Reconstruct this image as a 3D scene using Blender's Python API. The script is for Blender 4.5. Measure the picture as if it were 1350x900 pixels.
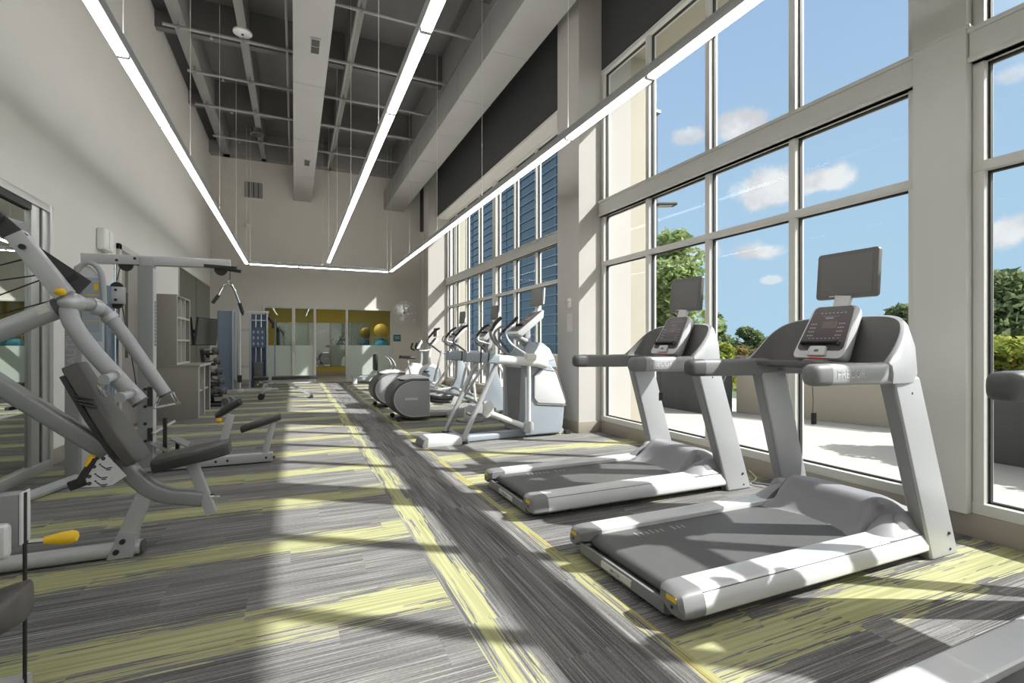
import bpy, bmesh, math, random
from mathutils import Vector, Matrix, Euler
random.seed(7)
S = bpy.context.scene
for o in list(bpy.data.objects): bpy.data.objects.remove(o)
COL = S.collection
R = math.radians

# ------------------------------------------------------------------ camera
cam = bpy.data.cameras.new('camera'); co = bpy.data.objects.new('camera', cam); COL.objects.link(co)
cam.sensor_width = 36; cam.lens = 36 * 655 / 1350
co.location = (0, 0, 1.2); co.rotation_euler = (R(90), 0, R(-23.66))
cam.shift_y = 3 / 1350; cam.clip_start = 0.05; cam.clip_end = 500
S.camera = co
# ------------------------------------------------------------------ exposure
S.view_settings.view_transform = 'Standard'; S.view_settings.look = 'None'
S.view_settings.exposure = 0.0; S.view_settings.gamma = 1; S.view_settings.use_curve_mapping = False
# ------------------------------------------------------------------ sun
sun = bpy.data.lights.new('sun', 'SUN'); so = bpy.data.objects.new('sun', sun); COL.objects.link(so)
sun.energy = 9.0; sun.angle = R(0.6); sun.color = (1.0, 0.97, 0.93)
SD = Vector((-0.93, 0.62, -1.0)).normalized()
so.rotation_euler = SD.to_track_quat('-Z', 'Y').to_euler(); so.location = (12, -8, 14)
# ------------------------------------------------------------------ lamp strength of the linear lights
LAMP = 13.5
UPGLOW = 18.0  # strength of the glow added on top of the pendants
STUDIO = 26.0

# ------------------------------------------------------------------ node helpers
def newmat(name):
    m = bpy.data.materials.new(name); m.use_nodes = True
    nt = m.node_tree; nt.nodes.clear()
    return m, nt
class NT:
    def __init__(s, nt): s.nt = nt
    def n(s, t, **k):
        x = s.nt.nodes.new(t)
        for a, b in k.items(): setattr(x, a, b)
        return x
    def l(s, a, b): s.nt.links.new(a, b)
    def put(s, sock, v):
        if hasattr(v, 'is_output'): s.l(v, sock)
        else: sock.default_value = v
    def math(s, op, a, b=None, c=None, clamp=False):
        x = s.n('ShaderNodeMath', operation=op); x.use_clamp = clamp
        s.put(x.inputs[0], a)
        if b is not None: s.put(x.inputs[1], b)
        if c is not None: s.put(x.inputs[2], c)
        return x.outputs[0]
    def xyz(s, x, y, z=0.0):
        c = s.n('ShaderNodeCombineXYZ'); s.put(c.inputs[0], x); s.put(c.inputs[1], y); s.put(c.inputs[2], z)
        return c.outputs[0]
    def sep(s, v):
        c = s.n('ShaderNodeSeparateXYZ'); s.l(v, c.inputs[0]); return c.outputs
    def noise(s, v, scale=1.0, detail=2.0, rough=0.5, dim='3D'):
        x = s.n('ShaderNodeTexNoise', noise_dimensions=dim); s.l(v, x.inputs['Vector'])
        x.inputs['Scale'].default_value = scale; x.inputs['Detail'].default_value = detail; x.inputs['Roughness'].default_value = rough
        return x.outputs[0]
    def ramp(s, v, a, b, lo=0.0, hi=1.0):
        x = s.n('ShaderNodeMapRange', interpolation_type='SMOOTHSTEP'); s.put(x.inputs[0], v)
        x.inputs[1].default_value = a; x.inputs[2].default_value = b; x.inputs[3].default_value = lo; x.inputs[4].default_value = hi
        return x.outputs[0]
    def mix(s, f, a, b):
        x = s.n('ShaderNodeMix', data_type='RGBA'); s.put(x.inputs[0], f)
        for i, v in ((6, a), (7, b)):
            if hasattr(v, 'is_output'): s.l(v, x.inputs[i])
            else: x.inputs[i].default_value = (*v, 1) if len(v) == 3 else v
        return x.outputs[2]

def mat(name, col, rough=0.5, metal=0.0, var=0.06, scale=6.0, bump=0.0, bscale=200.0, spec=0.5, coat=0.0, stretch=None):
    m, nt = newmat(name); N = NT(nt)
    out = N.n('ShaderNodeOutputMaterial'); p = N.n('ShaderNodeBsdfPrincipled'); N.l(p.outputs[0], out.inputs[0])
    tc = N.n('ShaderNodeTexCoord').outputs['Object']
    v = tc
    if stretch:
        mp = N.n('ShaderNodeMapping'); mp.inputs['Scale'].default_value = stretch; N.l(tc, mp.inputs[0]); v = mp.outputs[0]
    nz = N.noise(v, scale, 4)
    c = N.mix(nz, tuple(x * (1 - var) for x in col), tuple(min(1, x * (1 + var)) for x in col))
    N.l(c, p.inputs['Base Color'])
    p.inputs['Roughness'].default_value = rough; p.inputs['Metallic'].default_value = metal
    p.inputs['Specular IOR Level'].default_value = spec
    p.inputs['Coat Weight'].default_value = coat
    if bump:
        b = N.n('ShaderNodeBump'); b.inputs['Strength'].default_value = bump; b.inputs['Distance'].default_value = 0.002
        N.l(N.noise(v, bscale, 3), b.inputs['Height']); N.l(b.outputs[0], p.inputs['Normal'])
    return m
def emit(name, col, st):
    m, nt = newmat(name); N = NT(nt)
    out = N.n('ShaderNodeOutputMaterial'); e = N.n('ShaderNodeEmission'); N.l(e.outputs[0], out.inputs[0])
    e.inputs[0].default_value = (*col, 1); e.inputs[1].default_value = st
    return m
def glass(name, tint=(0.95, 0.98, 0.97), refl=1.0, frost=0.0, frostcol=(0.75, 0.8, 0.76)):
    m, nt = newmat(name); N = NT(nt)
    out = N.n('ShaderNodeOutputMaterial')
    t = N.n('ShaderNodeBsdfTransparent'); t.inputs[0].default_value = (*tint, 1)
    g = N.n('ShaderNodeBsdfGlossy'); g.inputs['Roughness'].default_value = 0.0; g.inputs[0].default_value = (0.9, 0.95, 0.95, 1)
    fr = N.n('ShaderNodeFresnel'); fr.inputs[0].default_value = 1.5
    mx = N.n('ShaderNodeMixShader'); N.l(N.math('MULTIPLY', fr.outputs[0], refl), mx.inputs[0])
    N.l(t.outputs[0], mx.inputs[1]); N.l(g.outputs[0], mx.inputs[2])
    if frost:
        d = N.n('ShaderNodeBsdfTranslucent'); d.inputs[0].default_value = (*frostcol, 1)
        d2 = N.n('ShaderNodeBsdfDiffuse'); d2.inputs[0].default_value = (*frostcol, 1)
        m1 = N.n('ShaderNodeMixShader'); m1.inputs[0].default_value = 0.6; N.l(d.outputs[0], m1.inputs[1]); N.l(d2.outputs[0], m1.inputs[2])
        m2 = N.n('ShaderNodeMixShader'); m2.inputs[0].default_value = frost; N.l(mx.outputs[0], m2.inputs[1]); N.l(m1.outputs[0], m2.inputs[2])
        N.l(m2.outputs[0], out.inputs[0])
    else: N.l(mx.outputs[0], out.inputs[0])
    return m
def mirror(name, col, rough=0.0):
    m, nt = newmat(name); N = NT(nt)
    out = N.n('ShaderNodeOutputMaterial'); g = N.n('ShaderNodeBsdfGlossy'); g.inputs[0].default_value = (*col, 1); g.inputs['Roughness'].default_value = rough
    N.l(g.outputs[0], out.inputs[0]); return m

# ------------------------------------------------------------------ world: pale blue sky with clouds
W = bpy.data.worlds.new('sky'); S.world = W; W.use_nodes = True; W.node_tree.nodes.clear()
N = NT(W.node_tree)
wo = N.n('ShaderNodeOutputWorld'); bg = N.n('ShaderNodeBackground'); N.l(bg.outputs[0], wo.inputs[0])
d = N.n('ShaderNodeTexCoord').outputs['Generated']; dx, dy, dz = N.sep(d)
sky = N.mix(N.ramp(dz, 0.0, 0.7), (0.47, 0.68, 0.86), (0.37, 0.53, 0.80))
def px_dir(x, y):
    c, s = math.cos(R(23.66)), math.sin(R(23.66)); t = (x - 675) / 655
    return Vector((s + c * t, c - s * t, (453 - y) / 655)).normalized()
wn = N.n('ShaderNodeTexNoise'); N.l(d, wn.inputs['Vector']); wn.inputs['Scale'].default_value = 11; wn.inputs['Detail'].default_value = 7; wn.inputs['Roughness'].default_value = 0.62
acc = None
for (x, y, rx, ry, st) in ((1015, 248, 44, 26, 1), (1080, 240, 34, 17, 1), (968, 170, 36, 22, 1), (910, 180, 26, 12, .8), (1005, 333, 40, 15, 1), (1017, 369, 15, 6, .7), (1335, 305, 42, 24, 1), (1330, 100, 30, 16, .6), (925, 335, 22, 12, .6), (1290, 150, 22, 20, .45), (1490, 230, 80, 40, 1), (1700, 120, 120, 50, 1), (700, 160, 60, 30, .8)):
    c = px_dir(x, y); h = Vector((c.y, -c.x, 0)).normalized(); v = h.cross(c)
    sc = math.hypot(655, math.hypot(x - 675, y - 453)); f = 1.0 / sc
    def dot(vec):
        q = N.n('ShaderNodeVectorMath', operation='DOT_PRODUCT'); N.l(d, q.inputs[0]); q.inputs[1].default_value = vec; return q.outputs['Value']
    cosd = (dot(c))
    hx = N.math('DIVIDE', dot(h), rx * f); vy = N.math('DIVIDE', dot(v), ry * f)
    # flatter underside
    rr = N.math('SQRT', N.math('ADD', N.math('POWER', hx, 2.0), N.math('POWER', vy, 2.0)))
    rr = N.math('ADD', rr, N.math('MULTIPLY', N.math('LESS_THAN', cosd, 0.0), 50.0))
    a = N.math('MULTIPLY', N.ramp(N.math('ADD', rr, N.math('MULTIPLY', N.math('SUBTRACT', wn.outputs[0], 0.5), 3.0)), 0.55, 1.15, 1.0, 0.0), st)
    acc = a if acc is None else N.math('MAXIMUM', acc, a)
w2 = N.n('ShaderNodeTexNoise'); N.l(d, w2.inputs['Vector']); w2.inputs['Scale'].default_value = 16; w2.inputs['Detail'].default_value = 4
ccol = N.mix(N.ramp(w2.outputs[0], 0.38, 0.62), (0.70, 0.69, 0.72), (0.93, 0.92, 0.92))
sky = N.mix(N.math('MULTIPLY', acc, 0.93), sky, ccol)
# the sky brightens around the sun
q = N.n('ShaderNodeVectorMath', operation='DOT_PRODUCT'); N.l(d, q.inputs[0]); q.inputs[1].default_value = -SD
glow = N.ramp(q.outputs['Value'], 0.62, 1.0, 0.0, 1.0)
sky = N.mix(N.math('MULTIPLY', glow, 0.9), sky, (3.0, 2.9, 2.7))
sky = N.mix(N.ramp(dz, -0.02, 0.0), (0.30, 0.31, 0.27), sky)
N.l(sky, bg.inputs[0]); bg.inputs[1].default_value = 1.0

# ------------------------------------------------------------------ materials
M = {}
M['wall'] = mat('wall_paint', (0.74, 0.715, 0.68), 0.8, var=0.03, scale=1.5, bump=0.15, bscale=300)
M['backwall'] = mat('wall_paint_back', (0.66, 0.62, 0.57), 0.8, var=0.03, scale=1.5, bump=0.15, bscale=300)
M['column'] = mat('column_paint_taupe', (0.47, 0.445, 0.42), 0.75, var=0.03, scale=2)
M['columnl'] = mat('column_paint_light', (0.66, 0.64, 0.60), 0.75, var=0.03, scale=2)
M['base'] = mat('baseboard_vinyl', (0.32, 0.28, 0.235), 0.55, var=0.05)
M['darkceil'] = mat('dark_ceiling_paint', (0.13, 0.127, 0.12), 0.8, var=0.12, scale=3)
M['joist'] = mat('joist_paint', (0.25, 0.245, 0.235), 0.75, var=0.12, scale=3)
M['duct'] = mat('painted_duct', (0.33, 0.325, 0.31), 0.55, var=0.05, scale=2)
M['ductside'] = mat('painted_duct_side', (0.33, 0.325, 0.31), 0.55, var=0.05, scale=2)
M['header'] = mat('charcoal_panel', (0.052, 0.052, 0.054), 0.8, var=0.08, scale=2)
M['frame'] = mat('window_frame_white', (0.60, 0.59, 0.56), 0.4, var=0.02)
M['alum'] = mat('aluminium_frame', (0.55, 0.55, 0.54), 0.35, metal=0.5, var=0.03)
M['gasket'] = mat('black_gasket', (0.02, 0.02, 0.02), 0.6)
M['glass'] = glass('window_glass', (0.96, 0.98, 0.98), 0.012)
M['clear'] = glass('partition_glass', (0.93, 0.96, 0.94), 0.6)
M['frost'] = glass('frosted_glass', (0.85, 0.9, 0.87), 0.6, frost=0.82)
M['mirror'] = mirror('mirror', (0.62, 0.66, 0.62))
M['mirror2'] = mirror('mirror_grey', (0.50, 0.53, 0.50))
M['white'] = mat('white_plastic', (0.78, 0.78, 0.76), 0.4, var=0.02)
M['silver'] = mat('silver_paint', (0.50, 0.505, 0.52), 0.38, metal=0.35, var=0.03, scale=40)
M['silverd'] = mat('silver_paint_darker', (0.30, 0.305, 0.315), 0.4, metal=0.35, var=0.04, scale=40)
M['rail'] = mat('brushed_side_rail', (0.66, 0.66, 0.665), 0.42, metal=0.15, var=0.03, scale=30, stretch=(1, 12, 12))
M['plasl'] = mat('light_grey_plastic', (0.38, 0.385, 0.40), 0.35, var=0.02)
M['plasw'] = mat('pale_grey_plastic', (0.62, 0.62, 0.63), 0.35, var=0.02)
M['plasb'] = mat('blue_grey_plastic', (0.30, 0.335, 0.375), 0.38, var=0.03)
M['plasm'] = mat('mid_grey_plastic', (0.20, 0.20, 0.205), 0.5, var=0.03)
M['plasd'] = mat('dark_grey_plastic', (0.085, 0.085, 0.088), 0.5, var=0.05, bump=0.15, bscale=400)
M['plash'] = mat('hood_grey_plastic', (0.27, 0.265, 0.28), 0.5, var=0.03, bump=0.1, bscale=400)
M['shroud'] = mat('shroud_inner_plastic', (0.12, 0.118, 0.115), 0.55, var=0.04, bump=0.1, bscale=400)
M['black'] = mat('black_rubber', (0.022, 0.022, 0.023), 0.6, var=0.1)
M['belt'] = mat('running_belt', (0.10, 0.099, 0.098), 0.55, var=0.12, scale=5, bump=0.3, bscale=500, stretch=(1, 3, 1))
M['vinyl'] = mat('black_vinyl', (0.03, 0.029, 0.028), 0.42, var=0.08, bump=0.35, bscale=250)
M['vinylg'] = mat('worn_grey_vinyl', (0.095, 0.09, 0.085), 0.45, var=0.08, bump=0.35, bscale=250)
M['yellow'] = mat('yellow_plastic', (0.80, 0.50, 0.02), 0.35)
M['chrome'] = mat('chrome', (0.75, 0.75, 0.75), 0.12, metal=1.0, var=0.02)
M['screen'] = mat('dark_screen', (0.14, 0.138, 0.135), 0.3, var=0.02)
M['bezel'] = mat('screen_bezel', (0.125, 0.122, 0.118), 0.4, var=0.02)
M['overlay'] = mat('console_overlay', (0.10, 0.085, 0.085), 0.3, var=0.15, scale=60)
M['overlay2'] = mat('console_display', (0.22, 0.17, 0.165), 0.25, var=0.05)
M['lcd'] = mat('green_lcd', (0.10, 0.16, 0.11), 0.3)
M['red'] = mat('red_plastic', (0.45, 0.03, 0.03), 0.4)
M['label'] = mat('label_white', (0.62, 0.60, 0.56), 0.5)
M['mark'] = mat('pale_marking', (0.5, 0.5, 0.48), 0.5)
M['darkmark'] = mat('dark_marking', (0.06, 0.06, 0.065), 0.5)
M['cabinet'] = mat('taupe_laminate', (0.255, 0.235, 0.215), 0.5, var=0.04, scale=3, stretch=(1, 1, .2))
M['cabedge'] = mat('pale_laminate', (0.50, 0.48, 0.45), 0.5, var=0.03)
M['cabin'] = mat('cubby_interior', (0.16, 0.15, 0.14), 0.6)
M['door'] = mat('door_paint', (0.30, 0.275, 0.25), 0.55, var=0.03)
M['ywall'] = mat('mustard_wall', (0.46, 0.36, 0.06), 0.7, var=0.05, scale=2)
M['wood'] = mat('brown_floor', (0.17, 0.135, 0.10), 0.35, var=0.25, scale=8, stretch=(1, 12, 1))
M['teal'] = mat('teal_sign', (0.03, 0.16, 0.22), 0.4)
M['blueball'] = mat('blue_rubber', (0.05, 0.33, 0.50), 0.4)
M['yball'] = mat('yellow_rubber', (0.75, 0.50, 0.06), 0.45)
M['navy'] = mat('navy_shroud', (0.07, 0.10, 0.16), 0.3, var=0.1)
M['paleblue'] = mat('pale_blue_steel', (0.38, 0.43, 0.50), 0.35, metal=0.3)
M['acry'] = mat('blue_grey_acrylic', (0.16, 0.21, 0.27), 0.15, var=0.15, scale=2, stretch=(6, 6, .3))
M['concrete'] = mat('terrace_concrete', (0.44, 0.405, 0.365), 0.85, var=0.12, scale=1.2, bump=0.3, bscale=60)
M['stucco'] = mat('beige_stucco', (0.42, 0.385, 0.32), 0.9, var=0.08, scale=0.8, bump=0.5, bscale=90)
M['planter'] = mat('charcoal_planter', (0.075, 0.075, 0.078), 0.6, var=0.1, scale=2)
M['soil'] = mat('soil', (0.05, 0.035, 0.025), 0.9)
M['bark'] = mat('bark', (0.12, 0.09, 0.06), 0.9, var=0.2, scale=12)
M['bldglass'] = mat('blue_curtain_glass', (0.085, 0.12, 0.165), 0.12, metal=0.0, var=0.35, scale=0.25, spec=0.8, stretch=(1, 1, 3))
M['bldfin'] = mat('pale_building_band', (0.30, 0.36, 0.42), 0.5)
M['brush'] = mat('brushed_foliage_far', (0.10, 0.13, 0.06), 0.9)
def leafmat(name, c1, c2):
    m, nt = newmat(name); N = NT(nt)
    out = N.n('ShaderNodeOutputMaterial'); tc = N.n('ShaderNodeTexCoord').outputs['Object']
    c = N.mix(N.ramp(N.noise(tc, 7.0, 2), .35, .65), c1, c2)
    dd = N.n('ShaderNodeBsdfDiffuse'); N.l(c, dd.inputs[0]); tt = N.n('ShaderNodeBsdfTranslucent'); N.l(c, tt.inputs[0])
    mx = N.n('ShaderNodeMixShader'); mx.inputs[0].default_value = 0.35; N.l(dd.outputs[0], mx.inputs[1]); N.l(tt.outputs[0], mx.inputs[2])
    N.l(mx.outputs[0], out.inputs[0]); return m
M['leafb'] = leafmat('bright_leaves', (0.22, 0.30, 0.12), (0.44, 0.50, 0.24))
M['leafd'] = leafmat('dark_leaves', (0.12, 0.16, 0.08), (0.25, 0.29, 0.14))
M['leafy'] = leafmat('yellow_green_leaves', (0.18, 0.26, 0.06), (0.55, 0.52, 0.13))
M['leafo'] = leafmat('autumn_leaves', (0.20, 0.18, 0.08), (0.42, 0.27, 0.12))

# lamps: bright diffuser with a slight darkening is left to geometry (joints)
M['lamp'] = emit('lamp_diffuser', (1.0, 0.985, 0.965), LAMP)
M['lamps'] = emit('studio_lamp_diffuser', (1.0, 0.985, 0.965), STUDIO)
M['upglow'] = emit('added_uplight_glow', (1.0, 0.975, 0.945), UPGLOW)  # glow added to brighten ceiling and upper walls

def carpet():
    m, nt = newmat('striped_carpet'); N = NT(nt)
    out = N.n('ShaderNodeOutputMaterial'); p = N.n('ShaderNodeBsdfPrincipled'); N.l(p.outputs[0], out.inputs[0])
    x, y, z = N.sep(N.n('ShaderNodeTexCoord').outputs['Object'])
    lane = N.math('MULTIPLY', N.math('GREATER_THAN', x, 0.67), N.math('LESS_THAN', x, 1.40))
    right = N.math('GREATER_THAN', x, 1.40)
    def sel(f, a, b):  # f? b : a
        return N.math('ADD', N.math('MULTIPLY', a, N.math('SUBTRACT', 1.0, f)), N.math('MULTIPLY', b, f))
    u = sel(lane, y, x); w = sel(lane, x, y)
    # plank joints along the run shift the yarn pattern
    plank = N.math('FLOOR', N.math('DIVIDE', w, 0.92)); rowp = N.math('FLOOR', N.math('DIVIDE', u, 0.2983))
    plank = N.math('FLOOR', N.math('DIVIDE', N.math('ADD', w, N.math('MULTIPLY', rowp, 0.37)), 0.92))
    seed = N.math('ADD', N.math('MULTIPLY', plank, 3.71), N.math('MULTIPLY', lane, 11.3))
    line = N.math('FLOOR', N.math('MULTIPLY', u, 170.0))
    # grey yarns
    g1 = N.noise(N.xyz(N.math('MULTIPLY', u, 150.0), N.math('MULTIPLY', w, 1.6), seed), 1.0, 2, 0.6)
    g2 = N.noise(N.xyz(N.math('MULTIPLY', u, 420.0), N.math('MULTIPLY', w, 60.0), 0.0), 1.0, 1)
    g3 = N.noise(N.xyz(N.math('MULTIPLY', u, 9.0), N.math('MULTIPLY', w, 0.8), seed), 1.0, 2)
    gv = N.math('ADD', N.math('ADD', N.math('MULTIPLY', g1, 0.62), N.math('MULTIPLY', g2, 0.22)), N.math('MULTIPLY', g3, 0.30))
    gcol = N.mix(N.ramp(gv, 0.40, 0.78), (0.085, 0.083, 0.083), (0.30, 0.29, 0.28))
    fine = N.ramp(g1, 0.62, 0.70)
    gcol = N.mix(N.math('MULTIPLY', fine, 0.45), gcol, (0.46, 0.45, 0.42))
    # yellow streaks
    ph = N.math('FRACT', N.math('DIVIDE', N.math('SUBTRACT', N.math('ADD', y, 0.0), 1.905), 0.895))
    bandl = N.math('ABSOLUTE', N.math('SUBTRACT', ph, 0.5))            # 0 at band centre 2.35+k*.895
    wl = sel(right, 0.145, 0.155)
    bl = N.math('DIVIDE', bandl, wl)
    ll = N.math('DIVIDE', N.math('ABSOLUTE', N.math('SUBTRACT', x, 0.755)), 0.058)
    lr = N.math('DIVIDE', N.math('ABSOLUTE', N.math('SUBTRACT', x, 1.40)), 0.055)
    inlane = N.math('MINIMUM', ll, lr)
    edge2 = N.math('ADD', lr, N.math('MULTIPLY', N.math('SUBTRACT', 1.0, right), 9.0))
    prof = sel(lane, bl, inlane)
    n1 = N.noise(N.xyz(N.math('MULTIPLY', u, 16.0), N.math('MULTIPLY', w, 1.3), seed), 1.0, 2)
    n2 = N.noise(N.xyz(N.math('MULTIPLY', line, 3.17), N.math('MULTIPLY', w, 2.6), seed), 1.0, 1)
    v = N.math('ADD', prof, N.math('MULTIPLY', N.math('SUBTRACT', n1, 0.5), 3.4))
    v = N.math('ADD', v, N.math('MULTIPLY', N.math('SUBTRACT', n2, 0.5), 3.2))
    ym = N.ramp(v, 0.85, 0.95, 1.0, 0.0)
    ym = N.math('MULTIPLY', ym, N.ramp(prof, 1.7, 1.9, 1.0, 0.0))
    n3 = N.noise(N.xyz(N.math('MULTIPLY', u, 60.0), N.math('MULTIPLY', w, 1.0), 5.0), 1.0, 1)
    ycol = N.mix(N.ramp(n3, 0.35, 0.65), (0.33, 0.33, 0.17), (0.46, 0.45, 0.26))
    # gold and brown yarns woven in along the right-hand border
    gold = N.math('MULTIPLY', N.math('MULTIPLY', N.ramp(lr, 0.9, 1.3, 1.0, 0.0), N.ramp(n3, 0.50, 0.58)), lane)
    ycol = N.mix(gold, ycol, (0.36, 0.27, 0.06))
    ycol = N.mix(N.math('MULTIPLY', g2, 0.35), ycol, (0.25, 0.25, 0.12))
    col = N.mix(ym, gcol, ycol)
    N.l(col, p.inputs['Base Color']); p.inputs['Roughness'].default_value = 0.95; p.inputs['Specular IOR Level'].default_value = 0.1
    b = N.n('ShaderNodeBump'); b.inputs['Strength'].default_value = 0.35; b.inputs['Distance'].default_value = 0.003
    N.l(N.math('ADD', g1, g2), b.inputs['Height']); N.l(b.outputs[0], p.inputs['Normal'])
    return m
M['carpet'] = carpet()

# ------------------------------------------------------------------ geometry collector
def frame_from(d, up=(0, 0, 1)):
    d = Vector(d).normalized(); up = Vector(up)
    if abs(d.dot(up)) > 0.98: up = Vector((1, 0, 0)) if abs(d.x) < 0.9 else Vector((0, 1, 0))
    s = d.cross(up).normalized(); u = s.cross(d).normalized()
    return d, s, u
def smooth_path(pts, n=8):
    P = [Vector(p) for p in pts]
    if len(P) < 3: return P
    out = []
    for i in range(len(P) - 1):
        p0 = P[i - 1] if i else P[0] * 2 - P[1]; p1 = P[i]; p2 = P[i + 1]; p3 = P[i + 2] if i + 2 < len(P) else P[-1] * 2 - P[-2]
        for k in range(n):
            t = k / n
            out.append(0.5 * ((2 * p1) + (-p0 + p2) * t + (2 * p0 - 5 * p1 + 4 * p2 - p3) * t * t + (-p0 + 3 * p1 - 3 * p2 + p3) * t ** 3))
    out.append(P[-1]); return out
def round_corners(pts, r, n=5):
    P = [Vector(p) for p in pts]; out = [P[0]]
    for i in range(1, len(P) - 1):
        a, b, c = P[i - 1], P[i], P[i + 1]
        d1 = (a - b); d2 = (c - b); rr = min(r, d1.length * .45, d2.length * .45)
        p = b + d1.normalized() * rr; q = b + d2.normalized() * rr
        for k in range(n + 1):
            t = k / n; out.append(p * (1 - t) ** 2 + b * 2 * t * (1 - t) + q * t * t)
    out.append(P[-1]); return out

class G:
    def __init__(s): s.v = []; s.f = []
    def add(s, vs, fs):
        o = len(s.v); s.v += [Vector(v) for v in vs]; s.f += [tuple(i + o for i in f) for f in fs]; return s
    def box(s, x0, x1, y0, y1, z0, z1):
        return s.add([(x0, y0, z0), (x1, y0, z0), (x1, y1, z0), (x0, y1, z0), (x0, y0, z1), (x1, y0, z1), (x1, y1, z1), (x0, y1, z1)],
                     [(0, 3, 2, 1), (4, 5, 6, 7), (0, 1, 5, 4), (1, 2, 6, 5), (2, 3, 7, 6), (3, 0, 4, 7)])
    def rings(s, rs, caps=True, closed=False):
        n = len(rs[0]); o = len(s.v); m = len(rs)
        for r in rs: s.v += [Vector(p) for p in r]
        for i in range(m if closed else m - 1):
            a = o + i * n; b = o + ((i + 1) % m) * n
            for k in range(n): s.f.append((a + k, a + (k + 1) % n, b + (k + 1) % n, b + k))
        if caps and not closed:
            s.f.append(tuple(o + k for k in reversed(range(n)))); s.f.append(tuple(o + (m - 1) * n + k for k in range(n)))
        return s
    def sweep(s, pts, sec, up=(0, 0, 1), closed=False, scales=None):
        P = [Vector(p) for p in pts]; rs = []; m = len(P)
        pu = None
        for i, p in enumerate(P):
            a = P[(i - 1) % m] if (i or closed) else p; b = P[(i + 1) % m] if (i < m - 1 or closed) else p
            d, sd, u = frame_from(b - a, up if pu is None else pu)
            if pu is None or True: pu = u
            k = scales[i] if scales else 1
            rs.append([p + sd * (q[0] * k) + u * (q[1] * k) for q in sec])
        return s.rings(rs, True, closed)
    def tube(s, pts, r, seg=12, closed=False, r2=None, up=(0, 0, 1)):
        sec = [(math.cos(2 * math.pi * k / seg) * r, math.sin(2 * math.pi * k / seg) * r) for k in range(seg)]
        n = len(pts); sc = None if r2 is None else [1 + (r2 / r - 1) * i / (n - 1) for i in range(n)]
        return s.sweep(pts, sec, up, closed, sc)
    def bar(s, pts, w, h, up=(0, 0, 1), r=0.0):     # rounded rectangular section: w across, h along up
        if len(pts) == 2: pts = list(pts)
        if r:
            sec = []
            for cx, cy, a0 in ((w / 2 - r, h / 2 - r, 0), (-w / 2 + r, h / 2 - r, 90), (-w / 2 + r, -h / 2 + r, 180), (w / 2 - r, -h / 2 + r, 270)):
                for k in range(4): sec.append((cx + r * math.cos(R(a0 + 30 * k)), cy + r * math.sin(R(a0 + 30 * k))))
        else: sec = [(w / 2, h / 2), (-w / 2, h / 2), (-w / 2, -h / 2), (w / 2, -h / 2)]
        return s.sweep(pts, sec, up)
    def prism(s, poly, y0, y1, plane='xz'):
        def P(a, b, c):
            return {'xz': (a, c, b), 'xy': (a, b, c), 'yz': (c, a, b)}[plane]
        n = len(poly)
        return s.rings([[P(a, b, y0) for a, b in poly], [P(a, b, y1) for a, b in poly]])
    def ell(s, c, r, nu=20, nv=12, e=1.0):
        c = Vector(c); r = (r, r, r) if not hasattr(r, '__len__') else r
        def pw(v): return math.copysign(abs(v) ** e, v)
        rs = []
        for i in range(1, nv):
            t = math.pi * i / nv
            rs.append([c + Vector((r[0] * pw(math.sin(t)) * pw(math.cos(2 * math.pi * k / nu)), r[1] * pw(math.sin(t)) * pw(math.sin(2 * math.pi * k / nu)), -r[2] * pw(math.cos(t)))) for k in range(nu)])
        return s.rings(rs)
    def lathe(s, prof, c=(0, 0, 0), axis=(0, 0, 1), seg=20):
        d, sd, u = frame_from(axis); c = Vector(c)
        return s.rings([[c + d * h + (sd * math.cos(2 * math.pi * k / seg) + u * math.sin(2 * math.pi * k / seg)) * max(r, 1e-4) for k in range(seg)] for r, h in prof])
    def cyl(s, a, b, r, seg=16, r2=None): return s.tube([a, b], r, seg, r2=r2)
    def grid(s, fn, nu, nv):
        o = len(s.v)
        for i in range(nu + 1):
            for j in range(nv + 1): s.v.append(Vector(fn(i / nu, j / nv)))
        for i in range(nu):
            for j in range(nv):
                a = o + i * (nv + 1) + j; s.f.append((a, a + nv + 1, a + nv + 2, a + 1))
        return s
    def xf(s, mtx, start=0):
        for i in range(start, len(s.v)): s.v[i] = mtx @ s.v[i]
        return s

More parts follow.
